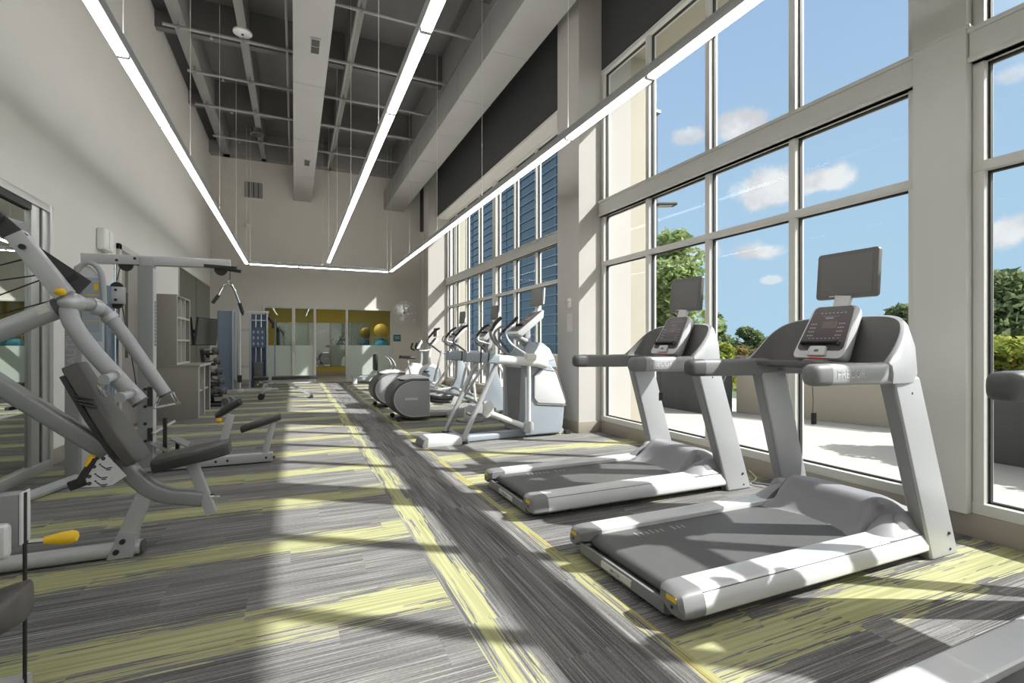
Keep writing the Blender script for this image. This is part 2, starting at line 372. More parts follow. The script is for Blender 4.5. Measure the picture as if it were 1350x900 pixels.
def setp(o, label=None, cat=None, group=None, kind=None):
    if label: o['label'] = label
    if cat: o['category'] = cat
    if group: o['group'] = group
    if kind: o['kind'] = kind
    return o
def build(name, g, m, parent=None, bev=0.0, seg=2, label=None, cat=None, group=None, kind=None, sharp=32, solid=0.0, seldir=True, centre=True):
    bm = bmesh.new(); vs = [bm.verts.new(v) for v in g.v]
    for f in g.f:
        try: bm.faces.new([vs[i] for i in f])
        except ValueError: pass
    bmesh.ops.recalc_face_normals(bm, faces=bm.faces)
    if solid:
        bmesh.ops.solidify(bm, geom=bm.faces[:], thickness=solid); bmesh.ops.recalc_face_normals(bm, faces=bm.faces)
    if bev:
        es = [e for e in bm.edges if len(e.link_faces) == 2 and e.calc_face_angle(0) > R(30)]
        bmesh.ops.bevel(bm, geom=es, offset=bev, segments=seg, profile=0.6, affect='EDGES', clamp_overlap=True)
    for f in bm.faces: f.smooth = True
    for e in bm.edges:
        if len(e.link_faces) == 2 and e.calc_face_angle(0) > R(sharp): e.smooth = False
    loc = Vector((0, 0, 0))
    if parent is None and centre and bm.verts and name != 'floor':
        xs = [v.co.x for v in bm.verts]; ys = [v.co.y for v in bm.verts]; zs = [v.co.z for v in bm.verts]
        loc = Vector(((min(xs) + max(xs)) / 2, (min(ys) + max(ys)) / 2, min(zs)))
        for v in bm.verts: v.co -= loc
    me = bpy.data.meshes.new(name); bm.to_mesh(me); bm.free()
    me.materials.append(M[m] if isinstance(m, str) else m)
    o = bpy.data.objects.new(name, me); COL.objects.link(o); o.location = loc
    if parent: o.parent = parent
    return setp(o, label, cat, group, kind)
def thing(name, label, cat, loc=(0, 0, 0), rz=0.0, group=None, kind=None):
    o = bpy.data.objects.new(name, None); COL.objects.link(o); o.location = loc; o.rotation_euler = (0, 0, rz)
    o.empty_display_size = 0.1
    return setp(o, label, cat, group, kind)
def dup(o, loc, rz=0.0, label=None, group=None):
    def cp(a, par):
        c = a.copy(); COL.objects.link(c)
        if par: c.parent = par
        for ch in [x for x in bpy.data.objects if x.parent == a]: cp(ch, c)
        return c
    r = cp(o, None); r.location = loc; r.rotation_euler = (0, 0, rz)
    if label: r['label'] = label
    if group: r['group'] = group
    return r
def struct(name, g, m, bev=0.0, parent=None): return build(name, g, m, parent, bev, kind=None if parent else 'structure')
def text(name, body, size, mtx, m, parent, depth=0.001):
    cu = bpy.data.curves.new(name, 'FONT'); cu.body = body; cu.size = size; cu.extrude = depth; cu.align_x = 'CENTER'; cu.align_y = 'CENTER'
    t = bpy.data.objects.new('t', cu); COL.objects.link(t)
    bpy.context.view_layer.update()
    me = bpy.data.meshes.new_from_object(t.evaluated_get(bpy.context.evaluated_depsgraph_get()))
    bpy.data.objects.remove(t); me.transform(mtx); me.materials.clear(); me.materials.append(M[m])
    o = bpy.data.objects.new(name, me); COL.objects.link(o); o.parent = parent; return o
def axes(o, x, y, z):   # matrix from axes
    x, y, z = Vector(x).normalized(), Vector(y).normalized(), Vector(z).normalized()
    return Matrix(((x.x, y.x, z.x, o[0]), (x.y, y.y, z.y, o[1]), (x.z, y.z, z.z, o[2]), (0, 0, 0, 1)))

# =================================================================== THE ROOM
XL, XR, XF, YB, ZC = -2.2, 3.88, 4.2, 16.5, 7.3
build('floor', G().box(XL - .15, 4.35, -6, YB, -.1, 0), 'carpet', kind='structure')
struct('wall_left', G().box(XL - .15, XL, -6, YB + .15, 0, ZC), 'wall')
PX0, PX1, PZ = -.87, 2.94, 2.33          # opening for the glass partition
struct('wall_back', G().box(XL, PX0, YB, YB + .15, 0, ZC).box(PX1, 4.35, YB, YB + .15, 0, ZC).box(PX0, PX1, YB, YB + .15, PZ, ZC), 'backwall')
struct('wall_front', G().box(XL - .15, 4.35, -6.15, -6, 0, ZC), 'wall')
struct('wall_right', G().box(XR - .02, 4.05, -6, YB, 4.95, ZC), 'header')
struct('trim_1', G().box(XR - .015, 4.3, 6.34, 14.35, 4.90, 4.949), 'columnl')
struct('wall_window_end', G().box(3.9, 4.35, 15.52, YB, 0, 4.9).box(4.1, 4.35, 14.9, 15.52, 0, .15), 'wall')
struct('wall_sill', G().box(XR - .03, 4.05, -6, 5.75, 0, .15), 'base', bev=.006)
struct('wall_sill', G().box(4.1, 4.3, 6.34, 14.35, 0, .15), 'base', bev=.006)
struct('ceiling', G().box(XL - .15, 4.35, -6, YB + .15, ZC, ZC + .15), 'darkceil')
for i, y in enumerate((5.75, 14.35)):
    x0 = 3.5 if i == 0 else 3.6
    c = struct('wall_column', G().box(x0, 4.35, y, y + (.59 if i == 0 else .55), 0, ZC), 'column')
    struct('baseboard_column', G().box(x0 - .015, 4.05 if i == 0 else 4.35, y - .015, y + (.605 if i == 0 else .565), 0, .15), 'base', bev=.004)
struct('baseboard_left', G().box(XL, XL + .015, 6.29, 8.2, 0, .15).box(XL, XL + .015, 10.6, YB, 0, .15), 'base', bev=.003)
struct('baseboard_back', G().box(XL, PX0 - .05, YB - .015, YB, 0, .15).box(PX1 + .05, 3.9, YB - .015, YB, 0, .15), 'base', bev=.003)
# coffered concrete joists
g = G()
for x, w in ((-1.78, .20), (-.82, .14), (.98, .14), (2.98, .20)): g.box(x - w / 2, x + w / 2, -6, YB, 6.6, ZC)
struct('ceiling_joists', g, 'joist', bev=.01)
g = G()
for y in (-4.6, -1.6, 1.4, 4.4, 7.4, 10.35, 13.35): g.box(XL, 3.86, y - .07, y + .07, 6.66, ZC)
struct('ceiling_crossbeams', g, 'darkceil')
struct('ceiling_back_beam', G().box(XL, 3.86, 16.2, YB, 6.6, ZC), 'joist', bev=.01)
struct('ceiling_wall_channel', G().box(XL, XL + .22, -6, YB, 6.95, ZC), 'header')

# ---- windows
def window(name, X, y0, y1, mull, thick=(), transoms=((2.26, 2.32),), beam=(2.93, 3.14), z0=.15, z1=4.93):
    d0, d1 = X - .03, X + .09
    g = G()
    g.box(d0, d1, y0, y1, z0, z0 + .07).box(d0, d1, y0, y1, z1 - .06, z1)
    e = .003
    g.box(d0 + e, d1 - e, y0 + e, y0 + .06, z0 + e, z1 - e).box(d0 + e, d1 - e, y1 - .06, y1 - e, z0 + e, z1 - e)
    for m in mull: g.box(d0 + e, d1 - e, m - .03, m + .03, z0 + e, z1 - e)
    for m in thick: g.box(d0 - .02, d1 + .003, m - .1, m + .1, z0 + e, z1 - e)
    for a, b in transoms: g.box(d0 - .004, d1 + .002, y0 + 2 * e, y1 - 2 * e, a, b)
    w = struct(name, g, 'frame', bev=.006)
    loc = w.location
    gb = G().box(X - .07, X + .095, y0 + .004, y1 - .004, beam[0], beam[1]).box(X - .085, X + .0, y0, y1, beam[1] - .03, beam[1]).box(X - .085, X + .0, y0, y1, beam[0], beam[0] + .03)
    off = Matrix.Translation(-loc)
    gb.xf(off); build('transom_beam', gb, 'frame', w, bev=.005)
    # black gaskets around each light
    gk = G()
    ys = sorted([y0 + .06, y1 - .06] + [m - .03 for m in mull] + [m + .03 for m in mull] + [m - .1 for m in thick] + [m + .1 for m in thick])
    zs = [z0 + .07, transoms[0][0], transoms[0][1], beam[0], beam[1], z1 - .06]
    for a in range(0, len(ys), 2):
        for b in range(0, len(zs), 2):
            A, B, C, D = ys[a], ys[a + 1], zs[b], zs[b + 1]; t = .012
            gk.box(X + .02, X + .05, A, B, C, C + t).box(X + .02, X + .05, A, B, D - t, D).box(X + .02, X + .05, A, A + t, C, D).box(X + .02, X + .05, B - t, B, C, D)
    gk.xf(off); build('gasket', gk, 'gasket', w)
    gg = G().box(X + .034, X + .04, y0 + .02, y1 - .02, z0 + .02, z1 - .02); gg.xf(off)
    build('glass_pane', gg, 'glass', w)
    return w
window('window_1', XR, 1.97, 5.75, [2.9, 3.84, 4.78])
window('window_2', XR, -2.1, 1.68, [.75, -.2, -1.15])
window('window_5', XR, -6.0, -2.4, [-3.3, -4.2, -5.1])
struct('trim_4', G().box(XR - .09, XR + .09, -2.4, -2.1, .15, 4.95), 'frame', bev=.006)
window('window_3', XF, 6.34, 14.35, [7.5, 8.42, 9.43, 11.6, 12.6, 13.5], thick=[10.5])
window('window_6', XF, 14.92, 15.52, [])
struct('trim_2', G().box(XR - .09, XR + .09, 1.68, 1.97, .15, 4.95).box(XR - .096, XR + .05, 1.66, 1.99, 3.14, 3.16), 'frame', bev=.006)

# ---- glass partition to the studio
g = G()
def post(g, x, w): g.box(x - w / 2, x + w / 2, YB - .043, YB + .063, .002, PZ - .003)
for x, w in ((PX0 + .03, .06), (-.02, .09), (.58, .07), (1.52, .07), (PX1 - .03, .06)): post(g, x, w)
g.box(PX0, PX1, YB - .04, YB + .06, PZ - .06, PZ).box(PX0, .58, YB - .03, YB + .05, 0, .05).box(1.52, PX1, YB - .03, YB + .05, 0, .05)
part = struct('window_4', g, 'frame', bev=.005)
off = Matrix.Translation(-part.location)
for a, b in ((PX0 + .06, -.07), (.03, .545), (1.555, PX1 - .06)):
    build('glass_pane', G().box(a, b, YB + .004, YB + .012, 1.153, PZ - .06).xf(off), 'clear', part)
    build('frosted_pane', G().box(a, b, YB + .004, YB + .012, .05, 1.15).xf(off), 'frost', part)
build('door_pull', G().cyl((.0, YB - .1, .95), (.0, YB - .1, 1.25), .012).cyl((0, YB - .1, .98), (0, YB - .04, .98), .008).cyl((0, YB - .1, 1.22), (0, YB - .04, 1.22), .008).xf(off), 'chrome', part)

# ---- studio behind it
SY = 20.4
struct('floor_studio', G().box(-1.6, 3.95, YB + .15, SY, -.1, 0), 'wood')
struct('floor_threshold', G().box(PX0, PX1, YB, YB + .15, -.1, .001), 'wood')
struct('wall_studio_back', G().box(-1.6, 3.95, SY, SY + .15, 0, 2.8), 'ywall')
struct('wall_studio_right', G().box(3.8, 3.95, YB + .15, SY, 0, 2.8), 'ywall')
struct('wall_studio_left', G().box(-1.75, -1.6, YB + .15, SY, 0, 2.8), 'ywall')
struct('ceiling_studio', G().box(-1.75, 3.95, YB + .15, SY + .15, 2.8, 2.9), 'white')
struct('baseboard_studio', G().box(-1.6, 3.8, SY - .02, SY, 0, .12), 'base')
mr = struct('trim_3', G().box(-.6, 2.75, SY - .03, SY - .001, .34, 2.0), 'mirror2')
setp(mr, kind='structure')
for i, (x, y) in enumerate(((.4, 18.2), (2.3, 18.2))):
    t = thing('ceiling_light', ['white strip lamp on studio ceiling behind glass, left one', 'white strip lamp on studio ceiling above the exercise balls'][i], 'lamp', (x, y, 2.72))
    build('housing', G().box(-.08, .08, -.6, .6, .02, .08), 'white', t, bev=.004)
    build('diffuser', G().box(-.07, .07, -.59, .59, 0, .02), 'lamps', t)

# =================================================================== OUTSIDE
struct('ground_terrace', G().box(4.05, 9.6, -12, 30, -.3, -.1), 'concrete')
struct('ground_lawn', G().box(-40, 400, -60, 500, -5.2, -5.0), 'brush')
struct('wall_outer_pier', G().box(4.05, 4.95, 5.98, 6.3, -.1, 7.3), 'stucco', bev=.01)
struct('wall_outer_pier', G().box(4.40, 4.75, 14.35, 14.5, -.1, 7.3), 'stucco', bev=.01)
struct('ceiling_overhang', G().box(4.05, 4.95, -8, 15.0, 5.42, 6.4), 'stucco', bev=.01)
def rotbox(p, q, t, z0, z1):
    p, q = Vector((*p, 0)), Vector((*q, 0)); d = (q - p).normalized(); n = Vector((-d.y, d.x, 0)) * t
    return G().rings([[p + Vector((0, 0, z0)), q + Vector((0, 0, z0)), q + n + Vector((0, 0, z0)), p + n + Vector((0, 0, z0))], [p + Vector((0, 0, z1)), q + Vector((0, 0, z1)), q + n + Vector((0, 0, z1)), p + n + Vector((0, 0, z1))]])
struct('wall_parapet', rotbox((8.75, 3.9), (7.65, 6.9), -.2, -.1, .84), 'stucco', bev=.01)
struct('wall_parapet', rotbox((7.9, 9.5), (7.9, 26.0), -.2, -.1, .84), 'stucco', bev=.01)
t = thing('guard_rail', 'dark metal guard rail along top of beige terrace wall', 'railing', (8.15, 5.4, .84), math.atan2(6.9 - 3.9, 7.65 - 8.75))
build('top_rail', G().bar([(-1.6, -.06, .12), (1.6, -.06, .12)], .05, .03), 'joist', t)
for k in range(5): build('post', G().cyl((-1.5 + .75 * k, -.06, 0), (-1.5 + .75 * k, -.06, .12), .015), 'joist', t)

def leaves(g, c, r, n, size, shell=.55, rng=random, squash=1.0):
    for _ in range(n):
        while True:
            v = Vector((rng.uniform(-1, 1), rng.uniform(-1, 1), rng.uniform(-1, 1)))
            if shell < v.length <= 1: break
        p = Vector(c) + Vector((v.x * r[0], v.y * r[1], v.z * r[2]))
        a = Vector((rng.uniform(-1, 1), rng.uniform(-1, 1), rng.uniform(-.6, .6))).normalized()
        b = a.cross(Vector((rng.uniform(-1, 1), rng.uniform(-1, 1), rng.uniform(-1, 1)))).normalized()
        s = size * rng.uniform(.6, 1.3)
        o = len(g.v); g.v += [p - a * s, p + b * s * .42, p + a * s, p - b * s * .42]; g.f.append((o, o + 1, o + 2, o + 3))
def tree(label, X, Y, z0, top, r, m, n, size, group=None, clumps=9, seed=1, trunk=.12, name='leafy_tree'):
    rng = random.Random(seed)
    t = thing(name, label, 'tree', (X, Y, z0), 0, group)
    H = top - z0; g = G(); crown = min(H * .62, 2.6 * r); cz = H - crown / 2
    tr = G().tube(smooth_path([(0, 0, 0), (.05 * r, .04 * r, H * .4), (-.03 * r, 0, H * .85)], 4), trunk, 8, r2=trunk * .3)
    for k in range(clumps):
        a = rng.uniform(0, 6.28); rad = rng.uniform(.15, .62) * r; zz = cz + rng.uniform(-.36, .34) * crown
        k2 = 1 - .5 * abs(zz - cz) / (crown / 2)
        c = (math.cos(a) * rad * k2, math.sin(a) * rad * k2, zz); rr = rng.uniform(.34, .5) * r
        leaves(g, c, (rr, rr, rr * .75), n // clumps, size, .2, rng)
        tr.tube([(0, 0, max(.2 * H, zz - crown * .3)), (c[0] * .8, c[1] * .8, zz)], trunk * .35, 5, r2=trunk * .1)
    leaves(g, (0, 0, H - .25 * r), (.35 * r, .35 * r, .28 * r), n // 8, size, .1, rng)
    build('trunk', tr, 'bark', t); build('crown', g, m, t, sharp=180)
    return t
tree('tall bright green tree behind far treadmill beside beige pier', 12.35, 13.9, -5, 5.25, 1.85, 'leafb', 4200, .15, clumps=15, seed=3)
tree('green tree over the hedge at right edge of the view', 14.9, 5.95, -5, 2.85, 2.4, 'leafd', 9000, .13, clumps=18, seed=5)
tree('small green tree right of near treadmill screen', 16.6, 8.9, -5, 2.35, 1.3, 'leafd', 3600, .11, clumps=10, seed=8)
for i in range(17):
    x = 925 + 29 * i; k = 50 if i % 2 == 0 else 66; topy = [429, 440, 431, 444, 447, 432, 430, 436][i % 8]; c, s = math.cos(R(23.66)), math.sin(R(23.66)); tt = (x - 675) / 655
    tree('dark green tree in the distant line of trees on the horizon', (s + c * tt) * k, (c - s * tt) * k, -5, 1.2 + (453 - topy) / 655 * k, 2.15 if k == 50 else 2.5, 'leafd', 2000, .34, group='distant trees on the horizon', clumps=10, seed=20 + i, name='distant_tree')
for i, (x, k, topy, r, mm, lb) in enumerate(((955, 13, 452, .55, 'leafy', 'yellow green shrub behind terrace beside far treadmill'), (978, 14, 456, .6, 'leafo', 'rust tinted shrub beyond terrace wall, middle of three'), (1003, 15, 458, .7, 'leafo', 'rust tinted shrub beyond terrace wall left of near console'))):
    tt = (x - 675) / 655; X, Y = (s + c * tt) * k, (c - s * tt) * k
    tree(lb, X, Y, -.9, 1.2 + (453 - topy) / 655 * k, r, mm, 1800, .07, clumps=7, seed=60 + i, trunk=.03, name='shrub')
tt = (947 - 675) / 655
tree('slim dark conifer poking up at left of distant trees', (s + c * tt) * 20, (c - s * tt) * 20, -5, 2.35, .35, 'leafd', 1500, .1, clumps=6, seed=77, trunk=.05, name='conifer')
# planters
def planter(label, x0, x1, y0, y1, z1, hedge, seed, lb2):
    t = thing('planter', label, 'planter', ((x0 + x1) / 2, (y0 + y1) / 2, -.1)); a, b = (x1 - x0) / 2, (y1 - y0) / 2; h = z1 + .1; w = .04
    build('box', G().box(-a, a, -b, -b + w, 0, h).box(-a, a, b - w, b, 0, h).box(-a, -a + w, -b + w, b - w, 0, h).box(a - w, a, -b + w, b - w, 0, h).box(-a + w, a - w, -b + w, b - w, 0, .1), 'planter', t, bev=.004)
    build('soil', G().box(-a + w + .002, a - w - .002, -b + w + .002, b - w - .002, h - .15, h - .06), 'soil', t)
    g = G(); rng = random.Random(seed); n = int(b * 2 / .25)
    for k in range(n):
        leaves(g, (rng.uniform(-.12, .12), -b + .15 + k * (2 * b - .3) / max(1, n - 1), hedge / 2 + .05), (a * .95, .26, hedge / 2 + rng.uniform(-.0, .03)), 420, .055, .1, rng)
    h2 = thing('hedge', lb2, 'hedge', ((x0 + x1) / 2, (y0 + y1) / 2, z1)); build('foliage', g, 'leafy', h2, sharp=180)
    for k in range(n):
        yy = -b + .15 + k * (2 * b - .3) / max(1, n - 1); build('stem', G().cyl((0, yy, -.055), (rng.uniform(-.1, .1), yy, hedge * .7), .012, 6), 'bark', h2)
planter('charcoal planter box on terrace outside right window', 7.0, 7.75, -1.5, 3.35, .88, .34, 31, 'yellow green hedge in planter outside right window')
planter('charcoal planter box on terrace behind far treadmill', 6.95, 7.6, 6.95, 9.4, .80, .22, 32, 'low yellow green hedge in planter behind far treadmill')
# street lamp
t = thing('street_lamp', 'flat street lamp head seen through upper window by pier', 'street lamp', (10.05, 12.75, -5))
build('pole', G().tube([(0, 0, 0), (0, 0, 10.6)], .07, 10, r2=.05), 'planter', t)
build('arm', G().tube([(0, 0, 10.5), (.45, -.1, 10.62)], .035, 8), 'planter', t)
hd = build('lamp_head', G().bar([(.4, -.08, 10.62), (1.12, -.26, 10.66)], .34, .09, r=.03), 'planter', t, bev=0)
build('lens', G().bar([(.55, -.12, 10.572), (1.0, -.23, 10.60)], .24, .02), 'label', hd)
# office building with bands
t = thing('office_building', 'blue glass office building with pale horizontal bands', 'building', (17, 25, -5))
build('facade', G().box(0, 4, 0, 66, 0, 20.6), 'bldglass', t)
for k in range(29): build('floor_band', G().box(-.10, .0, -.05, 66, .55 + k * .7, .63 + k * .7), 'bldfin', t)
for k in range(22): build('mullion', G().box(-.06, 0, k * 3.0, k * 3.0 + .07, 0, 20.6), 'bldfin', t)
build('roof_edge', G().box(-.3, 4, -.3, 66.3, 20.6, 20.8), 'bldfin', t)
build('roof_sign', G().lathe([(.01, 0), (.9, 0), (.9, .25), (.01, .25)], (.1, 6.5, 21.7), (1, 0, 0), 5), 'red', t)

# =================================================================== LIGHTS AND CEILING EQUIPMENT
RZ = 3.19
def linear(name, label, p, q, group, n):
    # pendant linear lamp from p to q, hung on thin cables
    p = Vector(p); q = Vector(q); L = (q - p).length; a = math.atan2((q - p).y, (q - p).x)
    t = thing(name, label, 'lamp', (p.x, p.y, RZ), a, group)
    build('housing', G().box(0, L, -.043, .043, .012, .085), 'silver', t, bev=.003)
    build('added_uplight', G().box(.02, L - .02, -.036, .036, .080, .0857), 'upglow', t)  # added glowing strip on the unseen top, lights the ceiling
    sg = L / n
    for k in range(n):
        build('diffuser', G().box(k * sg + .02, (k + 1) * sg - .02, -.032, .032, -.004, .011), 'lamp', t)
        build('joint', G().box(k * sg - .018 if k else 0, k * sg + .018, -.034, .034, -.002, .0115), 'silver', t)
    m = max(2, n // 2)
    for k in range(m + 1):
        x = min(max(.03, L * k / m), L - .03)
        build('suspension_cable', G().cyl((x, 0, .085), (x, 0, 6.6 - RZ), .0035, 6), 'label', t)
    return t
linear('linear_pendant_lamp', 'long suspended linear lamp running beside left wall', (-1.09, -5.5), (-1.09, 14), None, 16)
linear('linear_pendant_lamp', 'long suspended linear lamp over middle of room', (.77, -5.5), (.77, 13.0), None, 15)
linear('linear_pendant_lamp', 'long suspended linear lamp running beside the windows', (2.45, -5.5), (2.45, 13.95), None, 16)
linear('linear_pendant_lamp', 'short suspended linear lamp crossing in front of far wall', (-1.04, 14.05), (2.40, 14.05), None, 3)

def duct(name, label, x0, x1, z0, z1, y0, y1, n, vents=()):
    t = thing(name, label, 'air duct', ((x0 + x1) / 2, y1, z0)); w = (x1 - x0) / 2; L = y1 - y0
    build('duct_body', G().box(-w, w, -L, 0, 0, z1 - z0), 'duct', t, bev=.006)
    for k in range(1, n):
        y = -L * k / n
        build('seam', G().box(-w - .004, w + .004, y - .012, y + .012, -.004, z1 - z0), 'ductside', t)
    for vx, vy in vents:
        v = build('vent_grille', G().box(vx - .075, vx + .075, vy - .2, vy + .2, -.02, -.001), 'duct', t, bev=.003)
        build('vent_opening', G().box(vx - .055, vx + .055, vy - .18, vy - .01, -.024, -.019).box(vx - .055, vx + .055, vy + .01, vy + .18, -.024, -.019), 'header', v)
    return t
duct('air_duct', 'grey rectangular air duct hanging in middle of ceiling', -.02, .48, 5.55, 6.1, -5.9, 16.49, 9, ((.05, -8.7), (.05, -3.6)))
duct('air_duct', 'grey rectangular air duct running above the windows', 2.67, 3.28, 5.55, 6.15, -5.9, 16.49, 14)
def mid(xp, yp, Z):
    c, s = math.cos(R(23.66)), math.sin(R(23.66)); tt = (xp - 675) / 655; k = (Z - 1.2) / ((453 - yp) / 655); return ((s + c * tt) * k, (c - s * tt) * k)
for i, (y, x0, lb) in enumerate(((8.2, -2.1, 'grey sprinkler pipe crossing ceiling, nearest to camera'), (9.85, -2.0, 'grey sprinkler pipe crossing ceiling by the smoke detector'), (11.35, -1.9, 'grey sprinkler pipe crossing ceiling, third from the camera'), (12.85, -2.0, 'grey sprinkler pipe crossing ceiling, second from far wall'), (14.65, -1.9, 'grey sprinkler pipe crossing ceiling, nearest to far wall'))):
    t = thing('sprinkler_pipe', lb, 'pipe', (0, y, 6.5))
    build('pipe', G().cyl((x0, 0, 0), (3.3, 0, 0), .028, 10), 'duct', t)
    for x in (-1.78, -.82, .98, 2.98): build('hanger', G().cyl((x, 0, .028), (x, 0, .1), .008, 6).cyl((x, -.02, .0), (x, .02, 0), .036, 10), 'joist', t)
    for x in (-1.3, 1.9): build('sprinkler_head', G().lathe([(.012, 0), (.012, -.05), (.03, -.055), (.03, -.06), (.002, -.06)], (x, 0, -.025)), 'duct', t)
for x, lb in ((-.12, 'thin grey pipe running along left side of middle duct'), (.93, 'thin grey pipe running along ceiling joist right of middle duct')):
    t = thing('ceiling_pipe', lb, 'pipe', (x, 3, 6.56)); build('pipe', G().cyl((0, 0, 0), (0, 13.2, 0), .022, 10), 'duct', t)
    for k in range(4): build('hanger', G().cyl((0, 1.4 + 3 * k, .0), (0, 1.4 + 3 * k, .12), .008, 6), 'joist', t)
t = thing('smoke_detector', 'round white smoke detector on ceiling joist', 'smoke detector', (-.82, 9.75, 6.6))
build('base', G().lathe([(.01, 0), (.15, 0), (.15, -.03), (.10, -.045), (.01, -.045)]), 'white', t); build('sensor_dome', G().lathe([(.02, -.045), (.02, -.06), (.002, -.062)]), 'header', t)
t = thing('speaker', 'dark round speaker on ceiling joist near far wall', 'speaker', (-.85, 14.0, 6.6))
build('housing', G().lathe([(.01, 0), (.09, 0), (.09, -.08), (.15, -.13), (.15, -.16), (.01, -.16)]), 'joist', t); build('grille', G().lathe([(.13, -.161), (.13, -.17), (.002, -.172)]), 'header', t)
t = thing('wall_vent', 'square dark louvre vent high on far wall', 'vent', (-1.1, 16.49, 5.47))
build('frame', G().box(-.27, .27, -.03, 0, 0, .03).box(-.27, .27, -.03, 0, .49, .52).box(-.27, -.24, -.03, 0, .03, .49).box(.24, .27, -.03, 0, .03, .49), 'backwall', t)
build('backing', G().box(-.24, .24, -.008, 0, .03, .49), 'header', t)
for k in range(4): build('louvre', G().box(-.235 + .125 * k, -.135 + .125 * k, -.026, -.012, .035, .485), 'joist', t)
t = thing('alarm_strobe', 'small round white alarm high on far wall below the vent', 'alarm', (-1.27, 16.5, 4.66))
build('housing', G().lathe([(.07, 0), (.07, .03), (.05, .05), (.002, .06)], axis=(0, -1, 0)), 'white', t)

# =================================================================== FAR WALL THINGS
t = thing('wall_fan', 'round wire-caged fan mounted on far wall', 'fan', (3.28, 16.5, 2.2))
build('bracket', G().box(-.06, .06, -.04, 0, -.1, .1).cyl((0, -.04, 0), (-.02, -.28, 0), .03), 'silver', t, bev=.004)
h = build('motor', G().lathe([(.01, .0), (.07, 0), (.07, .12), (.03, .16), (.01, .16)], (-.02, -.22, 0), (-.25, -1, -.1)), 'silver', t)
ax = Vector((-.25, -1, -.1)).normalized(); C0 = Vector((-.02, -.40, 0)); dd, sd, uu = frame_from(ax)
for k in range(4):
    a = math.pi / 2 * k + .4; r1 = sd * math.cos(a) + uu * math.sin(a); r2 = -sd * math.sin(a) + uu * math.cos(a)
    P = C0 + r1 * .05; Q = C0 + r1 * .29
    g = G().rings([[P - r2 * .03, P + r2 * .03, P + r2 * .03 + dd * .006, P - r2 * .03 + dd * .006], [Q - r2 * .09 - dd * .02, Q + r2 * .09 + dd * .02, Q + r2 * .09 + dd * .026, Q - r2 * .09 - dd * .014]])
    build('fan_blade', g, 'chrome', t)
def ring(c, r, n=40): return [c + (sd * math.cos(2 * math.pi * k / n) + uu * math.sin(2 * math.pi * k / n)) * r for k in range(n)]
g = G().tube(ring(C0, .36), .009, 6, closed=True).tube(ring(C0 + ax * .09, .24), .004, 5, closed=True).tube(ring(C0 - ax * .07, .24), .004, 5, closed=True).tube(ring(C0 + ax * .12, .07), .006, 5, closed=True)
for k in range(36):
    a = 2 * math.pi * k / 36; r1 = sd * math.cos(a) + uu * math.sin(a)
    g.tube(smooth_path([C0 + ax * .12 + r1 * .05, C0 + ax * .09 + r1 * .24, C0 + r1 * .36, C0 - ax * .07 + r1 * .24, C0 - ax * .09 + r1 * .06], 3), .0042, 4)
build('wire_cage', g, 'white', t)
t = thing('room_sign', 'small teal wall sign right of the glass partition', 'sign', (3.1, 16.5, 1.28))
build('plate', G().box(-.12, .12, -.012, 0, 0, .22), 'teal', t, bev=.002)
build('lettering', G().box(-.09, .09, -.014, -.012, .14, .158).box(-.06, .07, -.014, -.012, .085, .112), 'mark', t)
t = thing('thermostat', 'small white thermostat on far wall right of fan', 'thermostat', (3.66, 16.5, 1.9)); build('cover', G().box(-.05, .05, -.03, 0, 0, .12), 'white', t, bev=.006); build('dial', G().cyl((0, -.03, .06), (0, -.045, .06), .02), 'label', t)
# on the near column
t = thing('wall_switch', 'small white coat hook plate on taupe column face', 'switch', (3.5, 5.98, 1.70)); build('plate', G().box(-.014, 0, -.05, .05, 0, .13), 'white', t, bev=.004); build('hook', G().tube(smooth_path([(-.014, 0, .08), (-.05, .01, .07), (-.06, .03, .09)], 4), .008, 8), 'chrome', t)
t = thing('notice', 'white printed notice sheet on taupe column face', 'notice', (3.5, 5.98, 1.37)); build('sheet', G().box(-.006, 0, -.075, .075, 0, .25), 'label', t); build('print', G().box(-.0072, -.006, -.05, .05, .19, .205).box(-.0072, -.006, -.055, .055, .15, .158).box(-.0072, -.006, -.055, .055, .12, .128).box(-.0072, -.006, -.055, .04, .09, .098), 'mark', t)
# exercise balls inside the studio
for z, r, m, lb in ((1.42, .25, 'yball', 'yellow exercise ball on upper rack seen through glass'), (.79, .30, 'blueball', 'blue exercise ball below yellow ball behind glass')):
    g = G().ell((0, 0, r), r, 28, 18); t = thing('exercise_ball', lb, 'exercise ball', (2.86, 18.3, z)); build('ball', g, m, t); build('valve', G().cyl((-.02, -r + .004, r), (-.02, -r - .003, r), .012, 10), 'label', t)
t = thing('ball_rack', 'steel ball rack holding balls behind the glass', 'rack', (2.86, 18.3, 0))
for sx in (-1, 1):
    for sy in (-1, 1): build('post', G().cyl((sx * .34, sy * .3, 0), (sx * .34, sy * .3, 1.5), .015), 'silver', t)
for z in (.80, 1.43): build('ring_shelf', G().tube([(-.34, -.3, z), (.34, -.3, z), (.34, .3, z), (-.34, .3, z)], .013, 8, closed=True).cyl((-.34, -.12, z), (.34, -.12, z), .01).cyl((-.34, .12, z), (.34, .12, z), .01), 'silver', t)

